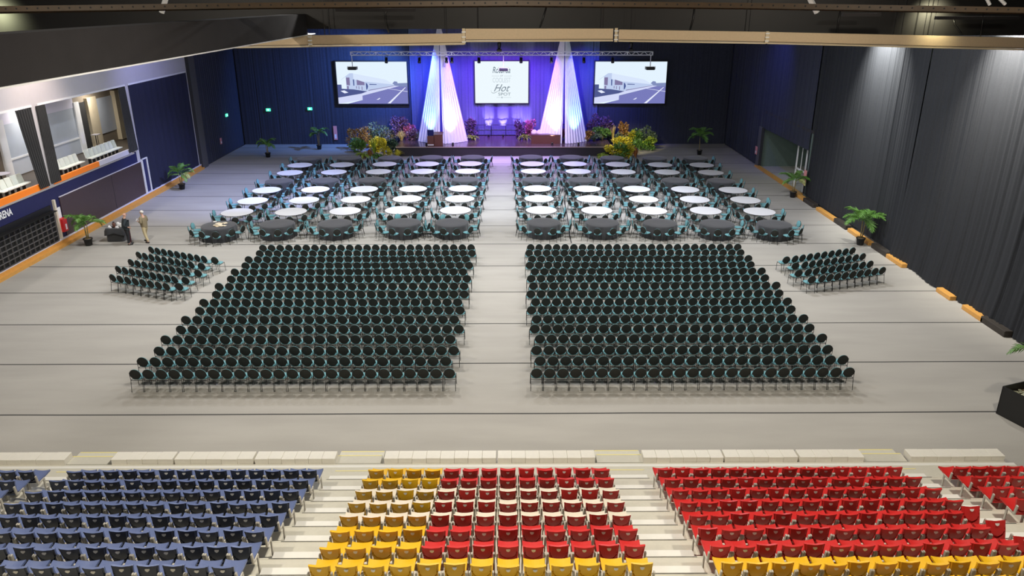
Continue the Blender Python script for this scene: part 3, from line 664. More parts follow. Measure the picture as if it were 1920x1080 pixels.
for i in range(5):
    x = a.x + .3 + i * (2 * hw - .6) / 4; t = empty('lounge_chair', (x, a.y + 1.15, STZ))
    b = MB(); b.bev(-.24, .24, -.24, .24, .38, .47, .03); b.build('seat', M_CREAM, t)
    b = MB(); b.lathe([(.05, 0), (.26, .02), (.26, .06), (.05, .08)], 14); o = b.build('round_back', M_CREAM, t, True); o.rotation_euler = (PI / 2, 0, 0); o.location = (0, .28, .76)
    for sx in (-.2, .2):
        for sy in (-.2, .2):
            b = MB(); b.tube([(sx, sy, 0), (sx, sy, .4)], .02, 5); b.build('leg', M_BLKMETAL, t)
    tag(t, 'pale round backed chair behind the panel desk, %s from its left end' % ORD[i], 'chair', 'chairs behind the panel desk')
def rail(x0, x1, yb, lab):
    a, c = G(x0, yb, STZ), G(x1, yb, STZ); t = empty('stage_rail', (a.x, a.y, STZ)); L_ = c.x - a.x
    for z in (.5, 1.0):
        b = MB(); b.tube([(0, 0, z), (L_, 0, z)], .025, 6); b.build('rail_bar', M_BLKMETAL, t)
    n = max(2, int(L_ / 1.2) + 1)
    for i in range(n):
        b = MB(); b.tube([(L_ * i / (n - 1), 0, 0), (L_ * i / (n - 1), 0, 1.0)], .025, 6); b.build('post', M_BLKMETAL, t)
    tag(t, lab, 'rail', 'thin black rails on the stage')
rail(853, 875, 256, 'short thin rail beside the left gauze cone')
rail(895, 975, 255, 'long thin rail at the back of the stage under text screen')
rail(1015, 1060, 254, 'short thin rail behind the panel desk, before the right cone')

# exit signs, fire points
for x, y, Y, lab in ((503, 206, 69.92, 'green exit sign on the rear curtain, middle of three'), (581, 204, 69.92, 'green exit sign nearest the left projection screen')):
    p = PY(x, y, Y); t = empty('exit_sign', (p.x, Y, p.z)); b = MB(); b.bev(-.2, .2, -.05, .05, -.12, .12, .01); b.build('light_box', M_EXIT, t)
    b = MB(); b.box(-.06, .06, -.06, -.05, -.07, .08); b.build('pictogram', M_EXITW, t)
    tag(t, lab, 'exit sign', 'green exit signs')
p = PX(425, 216, XL + .02); t = empty('exit_sign', (p.x, p.y, p.z)); b = MB(); b.bev(-.05, .05, -.2, .2, -.12, .12, .01); b.build('light_box', M_EXIT, t)
b = MB(); b.box(.05, .06, -.06, .06, -.07, .08); b.build('pictogram', M_EXITW, t); tag(t, 'green exit sign on the left wall, leftmost of three', 'exit sign', 'green exit signs')
def sign(p, axis, wd, ht, lab, m=M_PINKSIGN):
    t = empty('fire_point_sign', tuple(p)); b = MB()
    (b.box(-.02, .02, -wd / 2, wd / 2, 0, ht) if axis == 'x' else b.box(-wd / 2, wd / 2, -.02, .02, 0, ht)); b.build('board', m, t)
    s = -1 if p.x > 0 else 1; b = MB()
    (b.box(s * .02, s * .03, -wd / 4, wd / 4, ht * .15, ht * .45) if axis == 'x' else b.box(-wd / 4, wd / 4, -.03, -.02, ht * .1, ht * .4)); b.build('white_panel', M_SIGNW, t)
    tag(t, lab, 'sign', 'red fire point signs'); return t
p = PX(415, 270, XL - .02); sign(p, 'x', .35, .5, 'small red and white sign low on the left wall past the pillar')
p = PY(630, 262, 69.95); sign(p, 'y', .32, 1.25, 'tall red fire board on rear curtain below left screen')
p = PX(1417, 289, XR - .16); sign(p, 'x', .4, .62, 'red sign on dark drape just beyond the alcove')
p = PX(1507, 347, XR - .2); sign(p, 'x', .4, 1.0, 'red fire board at the near edge of the alcove')
# white frame in the alcove
p0, p1 = G(1490, 330, 0.9), None
t = empty('steel_frame', (XR + .35, 51.2, 0))
for y in (0, 1.7):
    b = MB(); b.box(-.04, .04, y - .04, y + .04, 0, 3.0); b.build('post', M_WMETAL, t)
b = MB(); b.box(-.02, .02, .85 - .02, .85 + .02, 1.3, 2.9); b.build('middle_bar', M_WMETAL, t)
b = MB(); b.box(-.04, .04, 0, 1.7, 1.3, 1.4); b.build('cross_bar', M_WMETAL, t)
tag(t, 'white steel frame standing in the right hand alcove', 'gate')

# ================================================================== LEFT WALL FITTINGS
def lathing(y0, y1, z0, z1, dy, dz):
    t = empty('cube_lattice', (XL, y0, 0)); L_ = y1 - y0
    b = MB(); b.box(0.0, .05, 0, L_, z0, z1 + .35); b.build('back_board', M_LATTICE, t)
    b = MB(); n = int(round(L_ / dy))
    for i in range(n + 1): b.box(.05, .12, L_ * i / n - .014, L_ * i / n + .014, z0, z1)
    b.build('uprights', M_LATBAR, t)
    b = MB(); n = int(round((z1 - z0) / dz))
    for i in range(n + 1): z = z0 + (z1 - z0) * i / n; b.box(.05, .125, 0, L_, z - .014, z + .014)
    b.build('shelves', M_LATBAR, t)
    b = MB(); b.box(0.0, .34, 0, L_, z1 + .02, z1 + .06); b.build('top_board', M_LATTICE, t)
    tag(t, 'black cube lattice under the arena lettering on the left wall', 'lattice')
lathing(30.5, 39.05, .36, 1.95, .42, .265)
b = MB(); b.box(XL, XL + .12, 39.28, 39.42, .30, 2.5); tag(b.build('lattice_post', M_CREAM), 'pale post at the end of the black cube lattice', 'post')
b = MB(); b.box(XL, XL + .05, 39.95, 49.62, .36, 2.48); b.box(XL, XL + .055, 45.6, 45.63, .36, 2.48, 1); tag(b.build('wall_board', [M_MAROON, M_GAPSHADE]), 'large brown board on the left wall behind the potted palm', 'board')
b = MB(); b.box(XL, XL + .06, 39.95, 49.65, 2.48, 2.52); struct(b.build('trim_13', M_PALEBOARD))
t = empty('door_frame', (XL, 49.7, 0))
for y in (0, .12, .82):
    b = MB(); b.box(0, .08, y, y + .05, .3, 2.6); b.build('post', M_WMETAL, t)
b = MB(); b.box(0, .08, .12, .87, 2.55, 2.62); b.build('head', M_WMETAL, t)
tag(t, 'narrow white door frame on the left wall after brown board', 'door frame')
t = empty('fire_cabinet', (XL + .02, 39.62, .7))
b = MB(); b.bev(0, .25, -.2, .2, 0, .72, .02); b.build('cabinet', M_REDBOX, t)
b = MB(); b.box(.25, .26, -.03, .1, .1, .4); b.build('label', M_SIGNW, t); tag(t, 'bright red fire hose cabinet beside the black lattice', 'cabinet')
b = MB(); b.box(XL, XL + .03, 39.55, 39.85, 1.42, 2.0); tag(b.build('notice', M_SIGNW), 'white notice above the red fire cabinet', 'sign')
# arena lettering, runs along the wall
t = empty('wall_lettering', (XL + .01, 34.84, 2.62)); o = lettering('ARENA', 0, 1, 0, 1, M_SIGNW, t, 1.25, .36, 0, .03)
o.rotation_euler = (0, 0, PI / 2); o.location = (.02, .5, 0); tag(t, 'white capital lettering on navy wall above the black lattice', 'sign')
# balustrade boards of the upper boxes
b = MB(); b.box(XL - .1, XL + .03, 33.0, 39.3, 3.2, 3.52); tag(b.build('balustrade_board', M_ORANGE), 'orange balustrade board of the left upper box', 'board', 'upper box balustrades')
b = MB(); b.box(XL - .1, XL + .03, 39.8, 44.6, 3.22, 3.5); tag(b.build('balustrade_board', M_ORANGE), 'orange balustrade board of the box with two seat rows', 'board', 'upper box balustrades')
b = MB(); b.box(XL - .1, XL + .03, 44.6, 48.7, 3.22, 3.5); tag(b.build('balustrade_board', M_PALEBOARD), 'white balustrade board right of the orange one', 'board', 'upper box balustrades')
b = MB(); b.box(XL - .1, XL + .05, 33.0, 49.0, 3.12, 3.21); struct(b.build('trim_14', M_GREYLEDGE))
# tied black drapes of the boxes
def box_drape(q, lab):
    (tx0, tx1, ty), (bx0, bx1, by) = q
    y00, y01 = PX(tx0, ty, XL + .12), PX(tx1, ty, XL + .12); y10, y11 = PX(bx0, by, XL + .12), PX(bx1, by, XL + .12)
    zt, zb = min(7.32, y00.z), y10.z
    def fn(u, v):
        k = v ** .8; a = y10.y + (y00.y - y10.y) * k; c = y11.y + (y01.y - y11.y) * k
        return (XL + .07 + .06 * math.sin(u * 2 * PI * 6 + v), a + (c - a) * u, zb + (zt - zb) * v)
    b = MB(); b.grid(fn, 42, 10); tag(b.build('box_drape', M_BLKDRAPE, smooth=True), lab, 'curtain', 'black drapes of the upper boxes')
box_drape(((28, 58, 204), (78, 98, 355)), 'black drape left of the white post between boxes')
box_drape(((68, 84, 196), (99, 119, 345)), 'black drape right of the white post between boxes')
box_drape(((222, 234, 163), (244, 262, 287)), 'black drape at the right edge of the middle box')
# white seats in the boxes
def white_seat():
    t = empty('tip_up_seat', (0, 0, 0))
    b = MB(); b.bev(-.21, .21, -.02, .34, .36, .42, .02); b.build('seat_pan', M_WSEAT, t)
    b = MB(); b.grid(lambda u, v: ((u - .5) * .44 * (1 - .12 * v ** 3), -.06 - .10 * v + .03 * (2 * u - 1) ** 2, .40 + v * .46), 6, 5, 0, lambda u, v: ((u - .5) * .44 * (1 - .12 * v ** 3), -.10 - .10 * v + .03 * (2 * u - 1) ** 2, .40 + v * .46)); b.build('backrest', M_WSEAT, t)
    b = MB(); b.box(-.03, .03, -.05, .1, 0, .38); b.build('pedestal', M_BLKMETAL, t)
    return Proto(t)
P_WS = white_seat()
for y0, y1, n, nm in ((36.2, 38.6, 5, 'behind the orange board of the left box'), (41.6, 43.9, 5, 'in the shorter row of the middle box'), (44.7, 48.5, 8, 'in the longer row of the middle box')):
    for i in range(n):
        P_WS.place((-24.75, y0 + (y1 - y0) * (i + .5) / n, 3.25), -PI / 2, 'white plastic seat %s, %s from its near end' % (nm, ORD[i]), 'seat', 'white seats in the upper boxes')
for (Y, X, lab) in ((36.4, -25.6, 'pale round table in left box, nearest'), (35.0, -24.9, 'pale round table in left box by the orange board'), (39.0, -26.2, 'pale round table in left box beside black drape')):
    t = empty('box_table', (X, Y, 3.25)); b = MB(); b.lathe([(.45, .70), (.46, .72), (.45, .74)], 20); b.build('table_top', M_PALEBOARD, t); b = MB(); b.lathe([(.22, 0), (.2, .03), (.04, .05), (.04, .7)], 12); b.build('pedestal', M_BLKMETAL, t); tag(t, lab, 'table', 'round tables in the left box')
p = PX(183, 276, -26.2); t = empty('reading_stand', (-26.2, p.y, 3.25))
b = MB(); b.tube([(0, 0, 0), (0, 0, 1.1)], .03, 6); b.tube([(0, .25, 0), (0, .22, 1.1)], .02, 5); b.build('post', M_BLKMETAL, t); b = MB(); b.box(-.2, .2, -.2, .3, 1.1, 1.14); b.build('tray', M_GREYLEDGE, t); b = MB(); b.box(-.25, .25, -.2, .3, 0, .04); b.build('base', M_BLKMETAL, t); tag(t, 'dark reading stand with tray in the middle box', 'stand')

# ================================================================== CONFERENCE CHAIRS
def rounded(w_, d, n=20, e=3.0):
    pts = []
    for i in range(n):
        a = 2 * PI * i / n; c, s = math.cos(a), math.sin(a)
        pts.append((w_ * math.copysign(abs(c) ** (2 / e), c), d * math.copysign(abs(s) ** (2 / e), s)))
    return pts
def pad(b, ring, z0, z1, bev, m=0, tf=None):
    n = len(ring); vs = []
    for sc_, z in ((1 - bev, z0), (1, z0 + (z1 - z0) * .35), (1, z0 + (z1 - z0) * .65), (1 - bev, z1)):
        vs += [Vector((x * sc_, y * sc_, z)) for x, y in ring]
    if tf is not None: vs = [tf @ v for v in vs]
    fs = [tuple(range(n - 1, -1, -1)), tuple(range(3 * n, 4 * n))]
    for k in range(3):
        for i in range(n): fs.append((k * n + i, k * n + (i + 1) % n, (k + 1) * n + (i + 1) % n, (k + 1) * n + i))
    b.add(vs, fs, m)
def chair(name):
    t = empty(name, (0, 0, 0))
    b = MB(); pad(b, rounded(.196, .225, 16, 3.2), .42, .475, .10); b.build('seat', M_TEAL, t, True)
    lean = Matrix.Translation((0, -.262, .655)) @ Matrix.Rotation(math.radians(9), 4, 'X') @ Matrix.Rotation(PI / 2, 4, 'X')
    el = [(.182 * math.cos(2 * PI * i / 18), .190 * math.sin(2 * PI * i / 18)) for i in range(18)]
    b = MB(); pad(b, el, -.028, .004, .08, 0, lean); br = b.build('backrest', M_TEAL, t, True)
    b = MB(); pad(b, [(x * 1.03, y * 1.03) for x, y in el], .002, .022, .06, 0, lean); b.build('back_shell', M_SHELL, br, True)
    for s in (-1, 1):
        b = MB(); b.tube([(s * .198, -.31, 0), (s * .196, -.235, .42), (s * .192, -.255, .58), (s * .175, -.295, .72)], .0105, 5); b.build('leg', M_FRAME, t)
        b = MB(); b.tube([(s * .197, .225, 0), (s * .192, .20, .43)], .0105, 5); b.build('leg', M_FRAME, t)
    b = MB(); b.tube([(-.19, .20, .412), (-.193, -.235, .412), (.193, -.235, .412), (.19, .20, .412)], .011, 5); b.build('seat_frame', M_FRAME, t)
    return t
def flat_parts(root):
    out = []
    def rec(o):
        if o.type == 'MESH': out.append(o.data)
        for c in KIDS.get(o.name, []): rec(c)
    rec(root); return out
def merged(name, root, places, label, cat):
    """the many small far copies of one kind as a single mass"""
    V_, F_, MI, mats, off = [], [], [], [], 0
    ps = []
    for me in flat_parts(root):
        a = np.zeros(len(me.vertices) * 3); me.vertices.foreach_get('co', a); ps.append((a.reshape(-1, 3), [tuple(p.vertices) for p in me.polygons], me.materials[0]))
    for (x, y, z, rz) in places:
        c, s = math.cos(rz), math.sin(rz); Rm = np.array([[c, s, 0], [-s, c, 0], [0, 0, 1]])
        for a, fs, m in ps:
            V_.append(a @ Rm + [x, y, z]); F_ += [tuple(i + off for i in f) for f in fs]; off += len(a)
            if m not in mats: mats.append(m)
            MI += [mats.index(m)] * len(fs)
    me = bpy.data.meshes.new(name); me.from_pydata(np.concatenate(V_).tolist(), [], F_)
    for m in mats: me.materials.append(m)
    me.polygons.foreach_set('material_index', MI); me.update()
    o = bpy.data.objects.new(name, me); COL.objects.link(o); o['kind'] = 'stuff'; o['label'] = label; o['category'] = cat
    return o

yc = [464, 474.3, 485.5, 497.1, 509, 522, 536, 551, 566, 581, 598, 616, 634.8, 656, 676, 699]
BL = [(494.2, 883.3), (488.3, 885), (467.8, 873.8), (461.7, 879.5), (441.7, 868.3), (435, 875.3), (412.5, 870.3), (407.5, 870.3), (384, 858.3), (376.7, 862.5), (350.7, 851.7), (341.7, 860.5), (312.8, 844.5), (300.8, 850.8), (269.7, 835.8), (255.8, 842.5)]
BR = [(995, 1383.8), (992, 1389.2), (997.8, 1403.8), (993.3, 1408), (1002.8, 1428.7), (996.2, 1434.7), (1000.3, 1455.8), (995.3, 1461.2), (1004.2, 1476.7), (996.7, 1483.8), (1006.3, 1507.2), (1002.8, 1518.8), (1012.2, 1542.2), (1006.3, 1552.5), (1013, 1582), (1006.3, 1593.3)]
ROOT_C = chair('conference_chair'); P_C = Proto(ROOT_C); far = []
for i in range(15, -1, -1):
    Y = G(940, yc[i], .66).y
    for side, (xa, xb) in (('left', BL[i]), ('right', BR[i])):
        X0, X1 = G(xa, yc[i], .66).x, G(xb, yc[i], .66).x
        for k in range(25):
            x = X0 + (X1 - X0) * k / 24 + R.uniform(-.003, .003); y = Y + .25 + R.uniform(-.008, .008); rz = R.uniform(-.008, .008)
            n = k if side == 'right' else 24 - k
            if i >= 10:
                P_C.place((x, y, 0), rz, 'teal chair, %s block, %s from the aisle, %s row from the grandstand' % (side, ORD[n], ORD[15 - i]), 'chair', 'straight rows of teal chairs')
            else: far.append((x, y, 0, rz))
merged('conference_chair_rows', ROOT_C, far, 'ten farther straight rows of black backed teal chairs in both blocks', 'chairs')
SB = [('left', 'farthest', (284.2, 468.3), (383.2, 485.8), (403, 488), 10), ('left', 'second farthest', (260.8, 478), (359.2, 496.2), (378.3, 498.8), 10), ('left', 'middle', (246.2, 492), (351, 510), (371.8, 511.8), 10),
      ('left', 'second nearest', (222.5, 505), (328, 524), (348.3, 525.5), 10), ('left', 'nearest', (212, 520.8), (312.5, 537), (336.2, 537), 9),
      ('right', 'farthest', (1597.8, 470), (1490.3, 485.3), (1474, 487), 10), ('right', 'second farthest', (1616.8, 481), (1508.5, 496.3), (1491, 498), 10), ('right', 'second nearest', (1630.8, 495), (1515, 510), (1497, 511.8), 10), ('right', 'nearest', (1653.8, 507), (1541, 522), (1522, 523.8), 10)]
for side, nm, a, c, e, n in SB:
    A, C_, E_ = G(*a, .66), G(*c, .66), G(*e, .66); d = (C_ - A); ang = math.atan2(d.y, d.x) if side == 'left' else math.atan2(-d.y, -d.x)
    for k in range(n):
        p = A.lerp(C_, k / (n - 2)) if k < n - 1 else E_
        rz = ang if k < n - 1 else ang * .45
        q = p + Vector((-math.sin(rz), math.cos(rz), 0)) * .25
        P_C.place((q.x, q.y, 0), rz + R.uniform(-.008, .008), 'teal chair, %s angled block, %s row, %s from the side wall' % (side, nm, ORD[k]), 'chair', 'angled blocks of teal chairs')

# ================================================================== BANQUET TABLES
TB = [[(410, 422.5), (519.7, 419), (628, 418.3), (757, 417), (847.5, 417), (1019.7, 416.7), (1129, 417), (1237.8, 418), (1344.7, 418.8), (1451.7, 420)],
      [(444.7, 397.8), (545.5, 396.7), (647, 395.3), (750.8, 393.8), (854, 393.8), (1015, 393.8), (1119, 394.2), (1221.7, 394.7), (1323, 394.7), (1424, 396.3)],
      [(473.8, 376.2), (570.3, 375), (667, 373.7), (763.8, 372.5), (862, 372.5), (1010.8, 372.2), (1108.8, 372.8), (1206.7, 373.3), (1302.5, 373.7), (1397.5, 374.7)],
      [(500, 356.2), (591.3, 355), (682.5, 354.5), (774.5, 353.8), (867.5, 353.3), (1007.5, 353.3), (1100.5, 353.8), (1192.8, 354.2), (1284.7, 355), (1374.5, 356.2)],
      [(523.3, 339.2), (609.7, 338), (697, 337), (784.7, 336.7), (871.7, 336.3), (1004, 336.7), (1091, 337.2), (1177.8, 338), (1265.8, 338), (1351.7, 338.8)],
      [(543.8, 323.7), (626, 322.5), (709.7, 321.7), (793.3, 321.2), (877, 320.8), (1000, 320.8), (1084, 321.2), (1168, 322), (1250.5, 322.5), (1332.5, 323.3)],
      [(562.5, 309.5), (641.3, 308.7), (721.2, 307.5), (801, 307.2), (881.3, 306.7), (997.8, 307), (1077.8, 307), (1158, 308), (1237.5, 308.7), (1315.5, 309.2)],
      [(580, 297), (655, 296.3), (732, 295.8), (809, 295), (886, 294.5), (995.5, 294.2), (1071, 294.5), (1148, 295.8), (1227.5, 296.7), (1304, 296.2)]]
t = empty('banquet_table', (0, 0, 0))
b = MB(); b.lathe([(.88, .715), (.915, .72), (.92, .735), (.912, .75)], 48); o = b.build('tabletop', [M_WHITE, M_EDGE], t)
for p in o.data.polygons:
    if p.center.z < .745: p.material_index = 1
for s in (-1, 1):
    for q in (-1, 1):
        b = MB(); b.tube([(s * .62, q * .34, 0), (s * .58, q * .34, .715)], .016, 6); b.build('leg', M_FRAME, t)
    b = MB(); b.tube([(s * .6, -.34, .2), (s * .6, .34, .2)], .012, 5); b.build('leg_brace', M_FRAME, t)
P_T = Proto(t)
def cloth(seed):
    rr = random.Random(seed); a1, a2 = rr.uniform(0, 6), rr.uniform(0, 6)
    wob = lambda a, i: 1 + (0.0 if i < 3 else (.018 if i < 5 else .035)) * math.sin(a * 14 + a1) + (0 if i < 3 else .015) * math.sin(a * 5 + a2)
    b = MB(); b.lathe([(.5, .762), (.90, .762), (.935, .752), (.95, .68), (.965, .36), (.975, .02)], 72, wob=wob); b.f.pop(); b.m.pop()
    return b
ROOT_B = chair('banquet_chair'); P_B = Proto(ROOT_B); farb = []; cand = []
WHERE = ['far left', 'left edge', 'lower left', 'near left', 'near right', 'lower right', 'right edge', 'far right']
ANG = [172, 199, 227, 256, 285, 314, 342, 9]
cl0 = None
for r in range(8):
    black = r in (0, 4, 7)
    for c_, (px_, py_) in enumerate(TB[r]):
        p = G(px_, py_, .75); side = 'left' if c_ < 5 else 'right'; n = 4 - c_ if c_ < 5 else c_ - 5; row = ORD[7 - r]
        where = '%s %s of aisle, %s row from stage' % (ORD[n], side, row)
        P_T.place((p.x, p.y, 0), R.uniform(-.4, .4), ('folding table under black cloth, ' if black else 'white round table, ') + where, 'table', 'round banquet tables')
        if black:
            if cl0 is None: cl0 = o = cloth(r * 10 + c_).build('tablecloth', M_BLACKCLOTH, smooth=True)
            else: o = cl0.copy(); COL.objects.link(o)
            o.location = (p.x, p.y, 0); o.rotation_euler = (0, 0, R.uniform(0, 6))
            tag(o, 'black floor length tablecloth, ' + where, 'tablecloth', 'black round tablecloths')
        lst = list(zip(ANG, WHERE))
        if r == 0 and c_ in (3, 4): lst += [(62, 'far side'), (112, 'back side')]
        if r == 0 and c_ == 0: lst = lst[:7]
        for a, wh in lst:
            a = math.radians(a + R.uniform(-3, 3)); rad = (1.26 if black else 1.19) + R.uniform(-.03, .06)
            x, y = p.x + rad * math.cos(a), p.y + rad * math.sin(a); rz = a + PI / 2 + R.uniform(-.06, .06)
            cand.append((y, x, rz, 'teal chair at %s of %s table, ' % (wh, 'black' if black else 'white') + where))
cand.sort(key=lambda q: q[0])
for i, (y, x, rz, lab) in enumerate(cand):
    if i < 300: P_B.place((x, y, 0), rz, lab, 'chair', 'teal chairs around the banquet tables')
    else: farb.append((x, y, 0, rz))
merged('banquet_chair_rows', ROOT_B, farb, 'teal chairs around the farther banquet tables towards the stage', 'chairs')
# cream papers on the first black table
p = G(*TB[0][0], .75)
for i in range(9):
    a = R.uniform(0, 6.28); q = R.uniform(0, .34); t0 = R.uniform(0, 3); w_ = .17
    b = MB(); b.box(-.15, .15, -.105, .105, 0, .006)
    o = b.build('booklet', mat('cream_paper', (.82, .70, .50), .7, noise=.08, scale=8)); o.location = (p.x + q * math.cos(a) * 1.1 + .05, p.y + q * math.sin(a), .764 + i * .007); o.rotation_euler = (0, 0, t0)
    tag(o, 'cream booklet in the heap on the leftmost black table', 'booklet', 'cream booklets on the leftmost black table')
b = MB(); b.bev(-.09, .09, -.06, .06, 0, .05, .01); o = b.build('napkin', M_TAG); o.location = (p.x - .42, p.y + .62, .764); tag(o, 'small white napkin at far edge of the leftmost black table', 'napkin')

# ================================================================== GRANDSTAND
def zk(k): return .44 + .248 * k
NOSE = [17.77] + [G(560, y, zk(k + 1)).y for k, y in enumerate((899, 919, 940, 961.5, 987, 1015, 1047, 1078))]
while len(NOSE) < 15: NOSE.append(NOSE[-1] - .775)
AIS = [(-12.35, -11.15), (-4.82, -3.55), (2.50, 3.80), (9.98, 11.2)]
t = empty('grandstand', (0, 17.77, 0))
for k in range(14):
    b = MB(); b.box(-16.0, 13.95, NOSE[k + 1] - 17.77 - .04, NOSE[k] - 17.77, zk(k) - .09, zk(k)); b.box(-16, 13.95, NOSE[k] - 17.77 - .05, NOSE[k] - 17.77 - .01, max(0, zk(k) - .25), zk(k) - .09)
    b.build('deck', M_DECK, t)
    b = MB(); b.box(-16.0, 13.95, NOSE[k] - 17.77 - (.10 if k == 0 else .03), NOSE[k] - 17.77 + .012, zk(k) - .05, zk(k) + .004); b.build('nosing', M_STEP if k == 0 else M_DECK, t)
for j, (x0, x1) in enumerate(AIS):
    for k in range(13):
        b = MB(); x0_, x1_ = x0 + .10 + .03 * k * .3, x1 - .10
        b.box(x0_, x1_, NOSE[k + 1] - 17.77, NOSE[k + 1] - 17.77 + .34, zk(k), zk(k) + .124); b.box(x0_, x1_, NOSE[k + 1] - 17.77 - .02, NOSE[k + 1] - 17.77 - .002, zk(k + 1) + .001, zk(k + 1) + .006, 1)  # dark strip on each nose painted for the shadow at the step edge
        b.build('aisle_step', [M_STEP, M_GAPSHADE], t)
    for z, ya, yb in ((.15, 18.50, 18.92), (.29, 18.10, 18.50)):
        b = MB(); b.box(x0, x1, ya - 17.77, yb - 17.77, 0, z); b.box(x0 + .02, x1 - .02, yb - 17.77 - .035, yb - 17.77 + .004, z - .02, z + .004, 1); b.build('entry_step', [M_DECK, M_YLINE], t)
    b = MB(); b.box(x0 + .15, x1 - .1, 17.5 - 17.77, 17.53 - 17.77, .44, .446); b.build('yellow_line', M_YLINE, t)
b = MB(); b.box(-16, 13.9, 17.78 - 17.77, 18.06 - 17.77, .0, .30); b.build('front_plinth', M_DECK, t)
tag(t, 'pale stepped grandstand deck carrying the coloured folding seats', 'grandstand')
for i, (xa, xb) in enumerate(((-15.9, -12.28), (-11.0, -9.3), (-9.25, -7.08), (-7.03, -4.80), (-3.44, -.32), (-.28, 2.44), (3.78, 6.02), (6.06, 8.1), (8.15, 9.95), (11.25, 13.9))):
    n = max(3, int((xb - xa) / .37)); t = empty('folded_bench', ((xa + xb) / 2, 18.26, 0)); c = (xa + xb) / 2
    b = MB()
    for q in range(n):
        u0, u1 = xa + (xb - xa) * q / n - c, xa + (xb - xa) * (q + 1) / n - c
        b.bev(u0 + .002, u1 - .002, -.19 + R.uniform(-.01, .01), .20, .25, .46 + R.uniform(-.004, .004), .008)
    b.build('cushion_row', M_BENCH, t)
    b = MB(); b.box(xa - c, xb - c, -.15, .16, 0, .25); b.build('base', M_GREYLEDGE, t)
    tag(t, 'off white folded bench along the grandstand front, %s from its left end' % ORD[i], 'bench', 'folded benches along the grandstand front')

def fold_seat(mrear, mfront, mpan):
    t = empty('folding_seat', (0, 0, 0))
    W2 = .180
    def shape(u, v):
        x = (u - .5) * 2
        zt = .832 + .012 * max(0, abs(x) - .6) / .4 - .005 * math.cos(x * 5); zb = .452 + .012 * abs(x) ** 4
        wd = W2 * (.93 + .07 * min(1, v * 1.6)) * (1 + .06 * max(0, v - .75) * 4 * abs(x) ** 3)
        z = zb + (zt - zb) * v; y = -.10 - .10 * v + .006 * x * x - .01 * math.sin(PI * v) - (.018 if v < .06 else 0)
        return x * wd, y, z
    def rear(u, v):
        X_, y, z = shape(u, v); x = (u - .5) * 2
        cv = .62 - .40 * math.sqrt(max(0, 1 - min(1, (x / .86)) ** 2)); d = v - cv
        return (X_, y - .022 - (.014 if (d > 0 and abs(x) < .86) else 0) + (.032 if -.05 < d < .02 and abs(x) < .9 and v > .1 and v < .8 else 0), z)
    b = MB(); b.grid(rear, 30, 28, 0, lambda u, v: (shape(u, v)[0] * 1.0, shape(u, v)[1] + .016, shape(u, v)[2] + .004))
    br = b.build('backrest', [mrear, mfront], t)
    b = MB(); b.add([(-.04, -.246, .785), (.04, -.246, .785), (.03, -.238, .75), (0, -.233, .73), (-.03, -.238, .75)], [(0, 4, 3, 2, 1)]); b.add([(-.04, -.226, .785), (.04, -.226, .785), (.03, -.22, .75), (0, -.216, .73), (-.03, -.22, .75)], [(0, 1, 2, 3, 4)])
    o = b.build('number_tag', M_TAG, br); o.location = (0, -.006, 0)
    b = MB(); b.grid(lambda u, v: ((u - .5) * .39 * (1 - .08 * (1 - v)), -.08 + .46 * v, .44 + .035 * (2 * u - 1) ** 2 + .03 * v * v), 8, 6, 0, lambda u, v: ((u - .5) * .39 * (1 - .08 * (1 - v)), -.08 + .46 * v, .41 + .03 * (2 * u - 1) ** 2 + .02 * v * v)); b.build('seat_pan', [mpan, mpan], t)
    for s in (-1, 1):
        b = MB(); x = s * .201; M_ = Matrix.Translation((x, -.185, .575)) @ Matrix.Rotation(math.radians(8), 4, 'X')
        b.bev(-.0185, .0185, -.03, .03, -.125, .12, .008, 0, M_)
        b.box(x - .012, x + .012, .04, .09, .003, .43); b.box(x - .012, x + .012, -.17, .09, .43, .47); b.build('bracket', M_BRKT, t)
    return t
SEAT = {'blue': fold_seat(M_BLUESHADED, M_BLUELIT, M_BLUELIT), 'yellow': fold_seat(M_YEL, M_YEL, M_YEL), 'red': fold_seat(M_RED, M_RED, M_RED), 'cream edged yellow': fold_seat(M_YEL, M_CREAM, M_CREAM), 'cream edged red': fold_seat(M_RED, M_CREAM, M_CREAM)}
SP = {k: Proto(v) for k, v in SEAT.items()}
TOPS = [881, 897.5, 916, 937, 962, 991, 1021, 1057]
def seat_row(i, x0, x1, n, cols, nm, frm, idx0=0, skip=None):
    """row i counted up from the floor; x0..x1 outer edges in metres"""
    for k in range(n):
        x = x0 + (x1 - x0) * (k + .5) / n
        if skip and skip(x): continue
        col = cols(k); low = R.random() < .36
        o = SP[col].place((x, 16.15 - .772 * i + R.uniform(-.01, .01), zk(i + 1)), 0, '%s folding seat, %s section, %s row up, %s from %s' % (col, nm, ORD[i], ORD[k + idx0], frm), 'seat', 'folding seats in the ' + nm + ' section')
        for ch in KIDS[o.name]:
            if ch.name.startswith('backrest'):
                fwd = 0
                if nm == 'right' and k == n - 1 and i in (4, 5, 6): fwd = math.radians(-38)
                piv = Vector((0, -.10, .46)); a = fwd if fwd else (math.radians(-13) if low else R.uniform(-.03, .03)); M_ = Matrix.Rotation(a, 4, 'X'); d = piv - M_ @ piv
                ch.rotation_euler = (a, 0, 0); ch.location = d + (Vector((0, 0, -.055)) if low and not fwd else Vector((0, 0, 0)))
def inview(i):
    Y, z = 16.15 - .772 * i, zk(i + 1) + .8
    r0, r1 = ray(0, 1000), None
    return lambda x: abs(x) > (math.hypot(Y, 0) * math.cos(PITCH) + (CAMH - z) * math.sin(PITCH)) * 960 / FPX + .35
